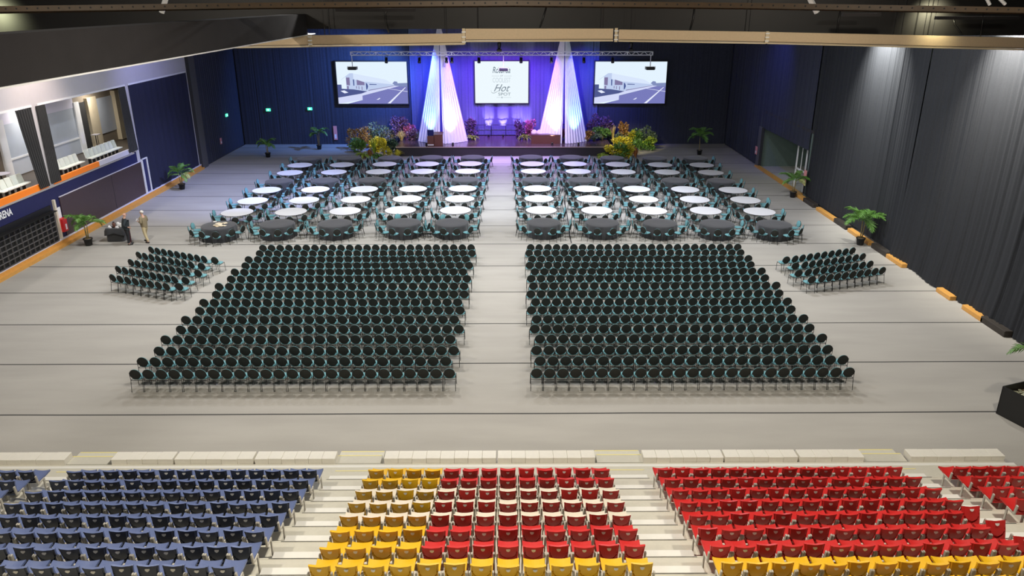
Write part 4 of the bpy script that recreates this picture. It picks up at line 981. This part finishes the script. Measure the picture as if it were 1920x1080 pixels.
for i in range(8):
    seat_row(i, -10.88, -4.68, 14, lambda k: 'blue', 'main blue', 'its left end', 0, inview(i))
    def cc(k, i=i):
        if i == 7: return 'yellow'
        base = 'yellow' if k < 4 else 'red'
        return ('cream edged ' + base) if i in (2, 3, 4) else base
    seat_row(i, -3.48, 2.56, 13, cc, 'centre', 'its left end', 0, inview(i))
    seat_row(i, 3.68, 9.86, 14, lambda k, i=i: 'yellow' if i == 7 else 'red', 'right', 'its left end', 0, inview(i))
seat_row(8, 3.68, 9.86, 14, lambda k: 'yellow', 'right', 'its left end', 0, inview(8))
for i in range(4): seat_row(i, 11.02, 13.68, 6, lambda k: 'red', 'far right', 'the aisle', 0, inview(i))
for i in range(3): seat_row(i, -13.9, -11.62, 5, lambda k: 'blue', 'far left blue', 'its left end', 0, inview(i))

# ================================================================== PLANTS
def frond(b, base, az, el, L_, droop, wl, rr, n=15, m=0):
    """an arching palm frond with leaflets both sides"""
    d = Vector((math.cos(az), math.sin(az), 0)); p = Vector(base); a = el; pts = []
    st = L_ / n
    for i in range(n + 1):
        pts.append(p.copy()); p = p + (d * math.cos(a) + Vector((0, 0, 1)) * math.sin(a)) * st; a -= droop / n * (1 + i / n)
    b.tube(pts, [.012 * (1 - .8 * i / n) for i in range(n + 1)], 4, m)
    side = Vector((-d.y, d.x, 0))
    for i in range(3, n + 1):
        t = i / n; ll = wl * math.sin(PI * min(1, .18 + .8 * t)) ** .7 * rr.uniform(.85, 1.1); tang = (pts[i] - pts[i - 1]).normalized()
        for s in (-1, 1):
            for h in (0, .5):
                q = pts[i - 1].lerp(pts[i], h); dr = (side * s * .8 + tang * .75 + Vector((0, 0, .12 - .55 * rr.random()))).normalized()
                e = q + dr * ll; md = q + dr * ll * .5 + Vector((0, 0, .03)); wv = tang * .022
                b.add([q - wv * .5, q + wv * .5, md + wv, e, md - wv], [(0, 1, 2, 3, 4)], m)
def palm(px_, py_, top, label, seed, nf=11, spread=1.15, stems=3, trunk=.45, dead=True):
    rr = random.Random(seed); g = G(px_, py_ - 1); H_ = PY(px_, top, g.y).z
    t = empty('potted_palm', (g.x, g.y, 0), rr.uniform(0, 6))
    b = MB(); b.lathe([(.15, 0), (.17, .02), (.215, .34), (.24, .345), (.24, .40), (.205, .40), (.20, .34)], 20); b.build('pot', M_POT, t, True)
    b = MB(); b.lathe([(.0, .36), (.2, .36), (.15, .385), (.0, .39)], 14); b.build('mulch', M_SOIL, t)
    zt = .36 + (H_ - .36) * trunk
    tops = []
    for i in range(stems):
        a = 2 * PI * i / stems + rr.uniform(-.4, .4); x, y = .05 * math.cos(a), .05 * math.sin(a); e = (x * 2.2, y * 2.2, zt * rr.uniform(.85, 1.0))
        b = MB(); b.tube([(x, y, .36), (x * 1.5, y * 1.5, (zt + .36) / 2), e], [.032, .026, .018], 6); b.build('stem', M_STEM, t, True); tops.append(e)
    for i in range(nf):
        a = 2 * PI * i / nf + rr.uniform(-.3, .3); el = rr.uniform(.75, 1.35) if i % 3 else rr.uniform(.35, .8)
        L_ = spread * rr.uniform(.85, 1.15); b = MB()
        frond(b, tops[i % stems], a, el, L_ + .15, rr.uniform(.9, 1.5), .34 * spread, rr)
        zmax = max(v[2] for v in b.v)
        if zmax > H_: k = (H_ - zt * .8) / (zmax - zt * .8); b.v = [(v[0], v[1], zt * .8 + (v[2] - zt * .8) * k) if v[2] > zt * .8 else v for v in b.v]
        o = b.build('frond', M_LEAFY if (dead and i == 0) else M_LEAF, t)
        if dead and i == 0: o['label'] = 'yellowing frond'
    return tag(t, label, 'potted palm', 'potted palms around the hall')
palm(167, 461, 393, 'potted palm by the brown wall board, left of the two standing people', 1, 10, 1.05, 3, .55)
palm(342, 356, 304, 'potted palm by the left wall near the white door frame', 2, 10, 1.0, 3, .52)
palm(503, 296, 252, 'dim potted palm on open floor left of the tables, under an exit sign', 3, 9, .95, 3, .5, False)
palm(599, 281, 231, 'dim tall potted palm by the rear curtain below the left screen', 4, 9, 1.0, 3, .6, False)
palm(1311, 291, 237, 'potted palm with single trunk behind the last tables, right', 5, 13, 1.25, 1, .62, False)
palm(1486, 371, 310, 'potted palm in front of the right hand alcove', 6, 11, 1.0, 3, .5)
palm(1612, 460, 378, 'large bright potted palm beside the right hand kick boards', 7, 13, 1.35, 3, .55, False)

LEAFC = {'orange': ((.40, .20, .04), (.26, .14, .03)), 'greygreen': ((.16, .22, .11), (.09, .14, .08)), 'grey': ((.17, .17, .14), (.10, .11, .10)), 'purple': ((.16, .08, .16), (.09, .05, .10)), 'green': ((.12, .25, .04), (.07, .16, .03)), 'lime': ((.33, .42, .04), (.20, .30, .03)),
         'yellow': ((.62, .52, .03), (.42, .40, .03)), 'straw': ((.55, .42, .14), (.38, .28, .08)), 'rust': ((.34, .12, .03), (.20, .07, .02)), 'pink': ((.45, .12, .22), (.25, .07, .13)), 'dark': ((.035, .07, .05), (.02, .045, .04))}
def leafm(c, i): return mat('%s_leaf_%s' % (c, 'light' if i == 0 else 'deep'), LEAFC[c][i], .5, noise=.25, scale=9)
def shrub(kind, c, x0, base, top, wpx, zb, label, seed):
    rr = random.Random(seed); g = G(x0, base, zb); g = G(x0, base, zb) if g.y < 68.3 else PY(x0, base, 68.3); g.z = zb; H_ = max(.4, PY(x0, top, g.y).z - zb); W2 = wpx * g.y * 1.1 / FPX / 2
    nm = {'bush': 'leafy_shrub', 'tuft': 'grass_tuft', 'flax': 'flax_plant', 'fern': 'fern'}[kind]
    t = empty(nm, (g.x, g.y, zb), 0); b = MB()
    if kind == 'bush':
        lobes = [(Vector((rr.gauss(0, .42), rr.gauss(0, .42), rr.uniform(-.75, .62))), rr.uniform(.36, .6)) for _ in range(9)]
        for i in range(int(520 + 380 * H_ * W2)):
            while True:
                p = Vector((rr.uniform(-1, 1), rr.uniform(-1, 1), rr.uniform(-1, 1)))
                if p.length < 1: break
            lc, lr = lobes[i % 9]; p = lc + p.normalized() * p.length ** .45 * lr
            q = Vector((p.x * W2, p.y * W2 * .9, H_ * .58 + p.z * H_ * .42)); d = (Vector((p.x, p.y, p.z + .4)) + Vector((rr.gauss(0, .6), rr.gauss(0, .6), rr.gauss(0, .5)))).normalized()
            L_ = rr.uniform(.12, .24); s = d.orthogonal().normalized(); s.rotate(Matrix.Rotation(rr.uniform(0, 6), 3, d)); w_ = L_ * .3
            b.add([q, q + d * L_ * .5 + s * w_, q + d * L_, q + d * L_ * .5 - s * w_], [(0, 1, 2, 3)], 0 if rr.random() < .6 else 1)
        b.build('foliage', [leafm(c, 0), leafm(c, 1)], t)
        b = MB()
        for i in range(4): a = rr.uniform(0, 6); b.tube([(0, 0, 0), (W2 * .3 * math.cos(a), W2 * .3 * math.sin(a), H_ * .5)], [.03, .012], 5)
        b.build('stem', M_STEM, t)
    elif kind == 'fern':
        for i in range(14): frond(b, (0, 0, H_ * .1), 2 * PI * i / 14 + rr.uniform(-.2, .2), rr.uniform(.6, 1.3), max(W2, H_ * .75) * rr.uniform(.9, 1.2), 1.7, .2, rr, 10, i % 2)
        b.build('fronds', [leafm(c, 0), leafm(c, 1)], t); b = MB(); b.lathe([(.12, 0), (.16, H_ * .12), (.1, H_ * .14)], 10); b.build('crown', M_SOIL, t)
    else:
        n, wd = (150, .018) if kind == 'tuft' else (34, .045)
        for i in range(n):
            a = rr.uniform(0, 2 * PI); out = W2 * rr.uniform(.2, 1.0); h = H_ * rr.uniform(.6, 1.0) * (1 - (.35 if kind == 'tuft' else .15) * out / W2); d = Vector((math.cos(a), math.sin(a), 0)); s = Vector((-d.y, d.x, 0)) * wd
            tip = d * out + Vector((0, 0, h * (.62 if kind == 'tuft' else 1))); k = d * out * (.5 if kind == 'tuft' else .35) + Vector((0, 0, h * (.9 if kind == 'tuft' else .6)))
            r0 = d * .05
            b.add([r0 - s, r0 + s, k + s, k - s, tip], [(0, 1, 2, 3), (3, 2, 4)], 0 if rr.random() < .65 else 1)
        b.build('blades', [leafm(c, 0), leafm(c, 1)], t); b = MB(); b.lathe([(.1, 0), (.13, .06), (.06, .12)], 10); b.build('root_ball', M_SOIL, t)
    return tag(t, label, 'plant', 'plants dressing the stage')
PL = [('bush', 'orange', 680, 278, 237, 36, 0, 'orange brown shrub at the far left of the left planting'), ('bush', 'greygreen', 709, 277, 232, 34, 0, 'tall grey green shrub in the left planting'), ('bush', 'grey', 726, 272, 240, 30, 0, 'rounded grey shrub behind the left planting'),
      ('bush', 'purple', 751, 258, 217, 28, STZ, 'tall purple grey shrub on stage left of the gauze cone'), ('tuft', 'straw', 753, 264, 239, 30, STZ, 'straw yellow grass tuft on stage, left end'), ('flax', 'straw', 733, 275, 243, 24, 0, 'spiky straw coloured flax in the left planting'),
      ('bush', 'pink', 769, 256, 233, 22, STZ, 'pink leaved shrub on stage behind the straw tuft'), ('bush', 'purple', 778, 263, 244, 22, STZ, 'low purple shrub left of lectern'), ('bush', 'grey', 788, 264, 249, 20, STZ, 'low grey shrub by the left cone foot'), ('bush', 'pink', 797, 262, 248, 18, STZ, 'low magenta shrub nearest the lectern'),
      ('bush', 'green', 675, 286, 263, 30, 0, 'green shrub at lower left of the left planting'), ('fern', 'lime', 683, 297, 270, 28, 0, 'lime fern at the front left corner of the left planting'), ('tuft', 'rust', 694, 296, 275, 18, 0, 'rust coloured tuft at the front of the left planting'), ('flax', 'lime', 702, 290, 254, 24, 0, 'lime flax in the middle of the left planting'),
      ('bush', 'yellow', 720, 294, 262, 18, 0, 'bright yellow cone shaped shrub in the left planting'), ('bush', 'dark', 735, 288, 262, 22, 0, 'dark rounded shrub at the stage corner, left'), ('tuft', 'yellow', 746, 295, 276, 30, 0, 'yellow grass tuft against the stage front, left'), ('fern', 'green', 708, 296, 280, 24, 0, 'low green fern at the front of the left planting'), ('bush', 'yellow', 707, 284, 259, 22, 0, 'yellow shrub between flax and dark shrub'),
      ('bush', 'purple', 1133, 258, 216, 30, STZ, 'tall purple grey shrub on stage right of the right cone'), ('bush', 'purple', 1112, 256, 225, 18, STZ, 'slim purple shrub beside the right cone'), ('bush', 'green', 1130, 263, 239, 28, STZ, 'green shrub on stage, right end'), ('flax', 'straw', 1149, 266, 230, 14, STZ, 'tall straw flax spike in the right planting'), ('bush', 'greygreen', 1160, 270, 243, 22, 0, 'grey green shrub in the right planting'),
      ('bush', 'orange', 1170, 268, 229, 19, 0, 'tall orange brown shrub in the right planting'), ('bush', 'yellow', 1182, 274, 242, 18, 0, 'yellow shrub below the orange one, right planting'), ('bush', 'green', 1194, 272, 235, 28, 0, 'tall dark green shrub at the back of right planting'), ('bush', 'greygreen', 1211, 272, 237, 24, 0, 'grey green shrub at far right of right planting'), ('flax', 'straw', 1199, 276, 239, 14, 0, 'straw flax spike at right of the right planting'),
      ('bush', 'lime', 1215, 280, 255, 18, 0, 'lime shrub at far right of right planting'), ('bush', 'green', 1202, 281, 265, 30, 0, 'low green shrub under the straw flax spike'), ('fern', 'lime', 1130, 296, 279, 30, 0, 'lime fern against the stage front, right'), ('bush', 'yellow', 1148, 295, 276, 28, 0, 'broad yellow shrub against the stage front, right'), ('bush', 'yellow', 1164, 284, 257, 30, 0, 'yellow shrub at the right stage corner'),
      ('bush', 'green', 1163, 297, 270, 20, 0, 'green shrub at front of the right planting'), ('bush', 'yellow', 1179, 297, 268, 18, 0, 'bright yellow shrub at front right of the right planting'), ('tuft', 'rust', 1191, 297, 270, 18, 0, 'rust coloured tuft at front right of the right planting'),
      ('fern', 'lime', 886, 262, 243, 26, STZ, 'pale green fern on stage left of the text screen'), ('bush', 'purple', 886, 254, 224, 20, STZ, 'purple shrub behind the fern left of text screen'), ('fern', 'lime', 983, 262, 242, 30, STZ, 'pale green fern on stage left of the panel desk'), ('bush', 'purple', 976, 254, 226, 18, STZ, 'purple shrub behind the fern by the panel desk'), ('bush', 'pink', 994, 254, 224, 18, STZ, 'reddish shrub behind the panel desk, left'),
      ('flax', 'purple', 836, 261, 236, 24, STZ, 'purple flax between lectern and left cone'), ('tuft', 'straw', 833, 262, 249, 10, STZ, 'small straw tuft just right of the lectern'), ('bush', 'pink', 1062, 262, 244, 20, STZ, 'pink shrub right of the panel desk'), ('bush', 'green', 1071, 264, 250, 20, STZ, 'low green shrub right of the panel desk'), ('tuft', 'straw', 1088, 265, 250, 20, STZ, 'straw tuft at the foot of the right cone'), ('bush', 'orange', 1101, 264, 247, 18, STZ, 'orange shrub at the right cone, right edge'), ('bush', 'greygreen', 1116, 263, 248, 20, STZ, 'low grey green shrub at right end of stage')]
for i, (k, c, x, by, ty, wp, zb, lab) in enumerate(PL): shrub(k, c, x, by, ty, wp, zb, lab, 100 + i)

# black planter box at the right edge
p0 = G(1867, 775); t = empty('planter_box', (p0.x, p0.y, 0), math.radians(-25)); Wp, Dp, Hp = 1.4, 2.4, 0.98
# its near-left corner stands at p0; front face runs to the right and towards the grandstand
for nm, q in (('front_board', (0, Wp, -Dp, -Dp + .03)), ('back_board', (0, Wp, -.03, 0)), ('left_board', (0, .03, -Dp, 0)), ('right_board', (Wp - .03, Wp, -Dp, 0))):
    b = MB(); b.box(q[0], q[1], q[2], q[3], 0, Hp); b.build(nm, M_POT, t)
b = MB(); b.box(.03, Wp - .03, -Dp + .03, -.03, .05, .70); b.build('soil', M_SOIL, t)
t.rotation_euler = (0, 0, math.radians(20)); RP = Matrix.Translation((p0.x, p0.y, 0)) @ Matrix.Rotation(math.radians(20), 4, 'Z')
tag(t, 'large open black planter box at the right edge of the floor', 'planter')
b = MB(); rr = random.Random(5)
for i in range(260): b.ell(RP @ Vector((rr.uniform(.1, Wp - .1), -rr.uniform(.1, Dp - .1), .72 + rr.uniform(0, .05))), (rr.uniform(.03, .07), rr.uniform(.03, .07), rr.uniform(.02, .05)), 6, 4)
o = b.build('pebbles', mat('pale_green_pebble', (.42, .42, .30), .7, noise=.4, scale=15)); o['kind'] = 'stuff'; o['label'] = 'pale pebbles filling the black planter box'; o['category'] = 'pebbles'
t = empty('broadleaf_palm', RP @ Vector((.8, -.7, .70))); rr = random.Random(9)
b = MB(); b.tube([(0, 0, 0), (.03, .02, .8), (0, .05, 1.5)], [.07, .06, .05], 8); b.build('trunk', M_STEM, t, True)
for i in range(9):
    b = MB(); frond(b, (0, .05, 1.45), 2 * PI * i / 9, rr.uniform(.4, 1.1), 1.35, 1.3, .4, rr); b.build('frond', M_LEAF, t)
tag(t, 'palm growing in the black planter box at the right edge', 'palm')

# ================================================================== CATERING TABLE, TRIPOD
g = G(222, 450); t = empty('catering_table', (g.x, g.y, 0), math.radians(4))
b = MB(); b.bev(-.42, .42, -.32, .32, .70, .735, .01); b.build('table_top', M_EDGE, t)
for sx in (-.36, .36):
    for sy in (-.27, .27):
        b = MB(); b.tube([(sx, sy, 0), (sx, sy, .7)], .018, 6); b.build('leg', M_FRAME, t)
tag(t, 'small table under two black cloths beside the standing people', 'table')
def dcloth(hw, hd, z, drop, flare, rot, name, label, seed):
    rr = random.Random(seed); b = MB(); ring = rounded(hw, hd, 40, 7); n = 40
    a1 = rr.uniform(0, 6); vs = []
    for k, (sc_, dz) in enumerate(((.5, 0), (1, 0), (1.03, -.05), (1.05 + flare * .5, -drop * .5), (1.06 + flare, -drop))):
        for i, (x, y) in enumerate(ring):
            w_ = 1 + (.03 * k / 4 * math.sin(i * 1.9 + a1) if k > 2 else 0); corner = min(1, (abs(x) / hw) * (abs(y) / hd)) if k == 4 else 0
            vs.append((x * sc_ * w_, y * sc_ * w_, z + dz - (corner * .18 if flare > .05 else 0)))
    fs = [tuple(range(n))]
    for k in range(4):
        for i in range(n): fs.append((k * n + i, k * n + (i + 1) % n, (k + 1) * n + (i + 1) % n, (k + 1) * n + i))
    b.add(vs, fs); o = b.build(name, M_BLACKCLOTH, smooth=True); o.location = (g.x, g.y, 0); o.rotation_euler = (0, 0, rot); return tag(o, label, 'tablecloth')
dcloth(.43, .33, .742, .72, .02, math.radians(4), 'tablecloth', 'lower black cloth reaching the floor on the catering table', 1)
dcloth(.47, .37, .752, .24, .10, math.radians(4), 'tablecloth', 'short upper black cloth with hanging corners on the catering table', 2)
def on_table(dx, dy, o): o.location = (g.x + dx, g.y + dy, .755); return o
t = empty('coffee_flask', (g.x - .06, g.y - .05, .755)); b = MB(); b.lathe([(.07, 0), (.085, .02), (.085, .2), (.05, .25)], 14); b.build('body', M_DKWOOD, t, True); b = MB(); b.lathe([(.05, .25), (.055, .28), (.03, .31)], 12); b.build('lid', M_BLKMETAL, t, True); b = MB(); b.tube([(.085, 0, .19), (.14, 0, .17), (.14, 0, .07), (.085, 0, .05)], .012, 6); b.build('handle', M_BLKMETAL, t, True); tag(t, 'dark coffee flask on the catering table', 'flask')
for i, (dx, dy, sx, sz, lab) in enumerate(((.12, .06, .12, .22, 'tall white carton on the catering table beside the flask'), (.28, .04, .14, .17, 'lower white carton on the catering table, nearest the man in black'))):
    t = empty('white_carton', (g.x + dx, g.y + dy, .755)); b = MB(); b.bev(-sx / 2, sx / 2, -.07, .07, 0, sz, .01); b.build('carton_body', M_WHITE, t); b = MB(); b.box(-sx / 2 + .01, sx / 2 - .01, -.02, .02, sz, sz + .03); b.build('fold', M_TAG, t); tag(t, lab, 'carton')
for i, (dx, dy, lab) in enumerate(((-.30, -.16, 'white cup at the left front corner of the catering table'), (-.34, -.02, 'white cup at the left edge of the catering table'), (-.20, -.20, 'white cup in front of the coffee flask'), (.10, -.16, 'white cup in front of the tall carton'), (.2, -.2, 'white cup in front of the lower carton'))):
    t = empty('coffee_cup', (g.x + dx, g.y + dy, .755)); b = MB(); b.lathe([(.07, 0), (.075, .008), (.03, .012)], 14); b.build('saucer', M_WHITE, t); b = MB(); b.lathe([(.025, .012), (.042, .05), (.045, .075), (.038, .07)], 12); b.build('cup_bowl', M_WHITE, t, True); tag(t, lab, 'cup', 'white cups on the catering table')

q = G(1057, 381); t = empty('camera_tripod', (q.x, q.y, 0))
for i in range(3):
    a = 2 * PI * i / 3 - PI / 2; b = MB(); b.tube([(.42 * math.cos(a), .42 * math.sin(a), 0), (.04 * math.cos(a), .04 * math.sin(a), 1.15)], [.014, .02], 6); b.build('leg', M_BLKMETAL, t)
b = MB(); b.tube([(0, 0, 1.0), (0, 0, 1.45)], .022, 6); b.build('centre_column', M_BLKMETAL, t)
b = MB(); b.bev(-.07, .07, -.16, .16, 1.45, 1.62, .02); b.lathe([(.045, .16), (.05, .3)], 10, 0, (0, 0, 0)); b.v = b.v[:32] + [(v[0], v[2], 1.54 + v[1]) for v in b.v[32:]]; b.build('camera_body', M_BLKMETAL, t)
b = MB(); b.tube([(0, -.1, 1.42), (.1, -.5, 1.3)], .012, 6); b.build('pan_handle', M_BLKMETAL, t)
tag(t, 'black camera tripod in the aisle right of the first table column', 'tripod')
b = MB(); b.tube([(G(x, y) + Vector((0, 0, .02))) for x, y in ((1059, 378), (1060, 388), (1062, 397), (1064, 410), (1066, 425), (1068, 440), (1071, 456))], .028, 5)
tag(b.build('floor_cable', M_BLKMETAL, smooth=True), 'black cable running along the floor from tripod to seating', 'cable')

# ================================================================== TWO STANDING PEOPLE
M_SKIN = mat('skin', (.62, .36, .27), .55, noise=.06, scale=20)
def skinned(name, pts, edges, root, m, parent, sub=2):
    me = bpy.data.meshes.new(name); me.from_pydata([p[0] for p in pts], edges, []); o = bpy.data.objects.new(name, me); COL.objects.link(o)
    md = o.modifiers.new('skin', 'SKIN'); md.use_smooth_shade = True
    for i, p in enumerate(pts):
        r = p[1]; me.skin_vertices[0].data[i].radius = (r, r) if not isinstance(r, tuple) else r; me.skin_vertices[0].data[i].use_root = (i == root)
    s = o.modifiers.new('sub', 'SUBSURF'); s.levels = sub; s.render_levels = sub
    bpy.context.view_layer.update(); dg = bpy.context.evaluated_depsgraph_get()
    nm = bpy.data.meshes.new_from_object(o.evaluated_get(dg)); bpy.data.objects.remove(o); nm.name = name
    nm.materials.clear(); nm.materials.append(m); nm.polygons.foreach_set('use_smooth', [True] * len(nm.polygons))
    q = bpy.data.objects.new(name, nm); COL.objects.link(q)
    if parent is not None: q.parent = parent; KIDS.setdefault(parent.name, []).append(q)
    return q
def person(loc, rz, J, belly, top_m, leg_m, shoe_m, hair, label, jacket):
    """J: joints in the person's own frame (faces +Y, x to the person's right)"""
    V3 = Vector; hip, chest, neck = V3((0, 0, .95)), V3((0, .01, 1.30)), V3((0, .01, 1.50))
    pts, ed = [], []
    def P(p, r, frm=None):
        pts.append((tuple(p), r)); i = len(pts) - 1
        if frm is not None: ed.append((frm, i))
        return i
    h0 = P(hip, (.145, .115)); w0 = P((0, .01, 1.10), (.14, .11), h0); c0 = P(chest, (.155, .11), w0); n0 = P((0, 0, 1.46), (.075, .07), c0)
    n1 = P((0, .02, 1.54), .058, n0); ch = P((0, .045, 1.60), (.066, .078), n1); hd = P((0, .04, 1.68), (.083, .100), ch); P((0, .03, 1.745), (.070, .082), hd)
    sides = {}
    for s, k in ((1, 'r'), (-1, 'l')):
        sh = P((s * .19, 0, 1.42), .062, c0); el = P(J['el' + k], .045, sh); wr = P(J['wr' + k], .030, el)
        d = (V3(J['wr' + k]) - V3(J['el' + k])).normalized(); pm = P(V3(J['wr' + k]) + d * .05, (.038, .022), wr); P(V3(J['wr' + k]) + d * .09, (.036, .018), pm); sides[k] = d
        th = P((s * .09, 0, .86), .088, h0); kn = P(J['kn' + k], .058, th); an = P(J['an' + k], .042, kn); P(V3(J['an' + k]) + V3((0, .10, -.045)), (.042, .03), an)
    body = skinned('person', pts, ed, h0, M_SKIN, None)
    bm_ = MB(); bm_.v = [tuple(v.co) for v in body.data.vertices]; bm_.f = [tuple(p.vertices) for p in body.data.polygons]; bm_.m = [0] * len(bm_.f)
    hd_c = V3((0, .05, 1.675))
    bm_.ell(hd_c + V3((0, .098, -.012)), (.014, .022, .024), 8, 6)            # nose
    for s in (-1, 1):
        bm_.ell(hd_c + V3((s * .086, -.01, -.005)), (.012, .022, .034), 8, 6)   # ears
        bm_.ell(hd_c + V3((s * .032, .083, .018)), (.011, .009, .008), 8, 6, 1)  # eyes
    bm_.ell(hd_c + V3((0, .086, -.055)), (.026, .010, .006), 8, 6, 2)        # mouth
    for s, k in ((1, 'r'), (-1, 'l')):
        d = sides[k]; w0 = V3(J['wr' + k]); u = d.cross(V3((0, 0, 1))); u = u.normalized() if u.length > .05 else V3((1, 0, 0)); nrm = u.cross(d).normalized(); curl = -nrm if nrm.z > 0 else nrm
        for f, (o_, ln) in enumerate(((-.028, .068), (-.010, .078), (.009, .072), (.026, .056))):
            a = w0 + d * .088 + u * o_; m1 = a + d * ln * .45 + curl * .010; m2 = a + d * ln * .75 + curl * .028; e = a + d * ln * .85 + curl * .048
            bm_.tube([a - d * .02, a, m1, m2, e], [.009, .010, .009, .008, .006], 6)
        ts = -s if k == 'r' else -s; a = w0 + d * .03 + u * (.034 * (1 if k == 'r' else -1)); b_ = a + d * .035 + u * (.022 * (1 if k == 'r' else -1)); bm_.tube([a - d * .01, b_, b_ + d * .03 + curl * .015], [.012, .011, .008], 6)
    nmsh = bm_.build('person', [M_SKIN, mat('eye_dark', (.03, .03, .03), .3), mat('lip', (.45, .18, .15), .5)], None, True)
    bpy.data.objects.remove(body); nmsh.name = 'person'; t = nmsh; t.location = loc; t.rotation_euler = (0, 0, rz)
    # top garment
    pts, ed = [], []
    hm = .80 if jacket else .92
    h0 = P((0, 0, hm), (.185, .15) if jacket else (.165, .135)); w0 = P((0, .03 * belly, 1.08), (.18 + .02 * belly, .14 + .03 * belly), h0); c0 = P((0, .015, 1.30), (.19 + .01 * belly, .135 + .012 * belly), w0); P((0, 0, 1.475), (.085, .08), c0)
    for s, k in ((1, 'r'), (-1, 'l')):
        sh = P((s * .19, 0, 1.41), .083, c0); el = P(J['el' + k], .064, sh); e, wv = V3(J['el' + k]), V3(J['wr' + k]); P(e.lerp(wv, .88 if jacket else .80), .045, el)
    skinned('jacket' if jacket else 'shirt', pts, ed, 1, top_m, t)
    if jacket:
        b = MB(); b.add([(-.05, .155, 1.44), (.05, .155, 1.44), (.035, .172, 1.22), (.0, .175, 1.12), (-.035, .172, 1.22)], [(0, 1, 2, 3, 4)]); b.add([(-.05, .12, 1.44), (.05, .12, 1.44), (.035, .13, 1.22), (.0, .13, 1.12), (-.035, .13, 1.22)], [(0, 4, 3, 2, 1)]); b.build('shirt_front', M_WHITE, t)
    pts, ed = [], []
    h0 = P((0, 0, .98), (.155, .125)); c1 = P((0, 0, .90), (.16, .13), h0)
    for s, k in ((1, 'r'), (-1, 'l')):
        th = P((s * .095, 0, .80), .105, c1); kn = P(J['kn' + k], .078, th); a = V3(J['an' + k]); P(a + V3((0, 0, .0)), .064, kn)
    skinned('trousers', pts, ed, 1, leg_m, t)
    for k in 'rl':
        a = V3(J['an' + k]); b = MB(); b.ell(a + V3((0, .075, -a.z + .045)), (.048, .145, .050), 12, 8); b.v = [(x, y, max(z, .002)) for x, y, z in b.v]; b.build('shoe', shoe_m, t, True)
    if hair:
        b = MB(); c = V3((0, .025, 1.70)); b.ell(c, (.094, .108, .088), 14, 10); b.v = [(x, min(y, .085), z) if z > 1.72 else (x * 1.0, min(y, .01), z) for x, y, z in b.v]; b.build('hair', hair, t, True)
    return tag(t, label, 'person')
M_BSHIRT = mat('black_shirt', (.018, .026, .032), .8, noise=.2, scale=20); M_BTROU = mat('black_trousers', (.012, .013, .018), .8); M_SHOE = mat('black_shoe', (.012, .010, .010), .35)
M_TANJ = mat('tan_jacket', (.25, .20, .12), .85, noise=.12, scale=30); M_KHAKI = mat('khaki_trousers', (.50, .41, .24), .85, noise=.1, scale=25); M_WHAIR = mat('white_hair', (.72, .68, .62), .8)
g1 = G(242, 459)
person((g1.x, g1.y, 0), math.radians(-52), dict(elr=(.33, -.16, 1.16), wrr=(.20, .10, 1.00), ell=(-.30, -.06, 1.14), wrl=(-.20, .14, 1.02), knr=(.10, .03, .49), anr=(.10, -.02, .085), knl=(-.10, .04, .49), anl=(-.12, .06, .085)),
       2.6, M_BSHIRT, M_BTROU, M_SHOE, None, 'bald person in black shirt and trousers, hand at hip, beside the catering table', False)
g2 = G(276, 454)
person((g2.x, g2.y, 0), math.radians(72), dict(ell=(-.28, -.08, 1.14), wrl=(-.13, .22, 1.18), elr=(.27, -.02, 1.15), wrr=(.10, .26, 1.26), knl=(-.12, -.06, .48), anl=(-.15, -.24, .10), knr=(.11, .12, .49), anr=(.13, .10, .085)),
       .6, M_TANJ, M_KHAKI, M_SHOE, M_WHAIR, 'white haired person in tan jacket and khaki trousers holding a cup and saucer', True)
def world_pt(gp, rz, l): return Matrix.Translation((gp.x, gp.y, 0)) @ Matrix.Rotation(rz, 4, 'Z') @ Vector(l)
c = world_pt(g2, math.radians(72), (-.07, .345, 1.215)); t = empty('held_cup', c); b = MB(); b.lathe([(.07, 0), (.078, .01), (.03, .014)], 14); b.build('saucer', M_WHITE, t); b = MB(); b.lathe([(.025, .014), (.042, .05), (.046, .085), (.04, .08)], 12); b.build('cup_bowl', M_WHITE, t, True); tag(t, 'white cup and saucer held by the person in the tan jacket', 'cup')
c = world_pt(g1, math.radians(-52), (-.32, .12, 0)); t = empty('upright_case', c, math.radians(15)); M_MAR = mat('maroon_case', (.055, .005, .010), .5)
b = MB(); b.bev(-.10, .10, -.08, .08, .04, .86, .03); b.build('shell', M_MAR, t); b = MB(); b.tube([(-.06, 0, .86), (-.06, 0, .92), (.06, 0, .92), (.06, 0, .86)], .012, 6); b.build('handle', M_BLKMETAL, t)
for s in (-1, 1):
    b = MB(); b.tube([(s * .09, -.02, .03), (s * .09, .02, .03)], .03, 10); b.build('wheel', M_BLKMETAL, t)
tag(t, 'maroon upright case standing behind the person in black', 'case')
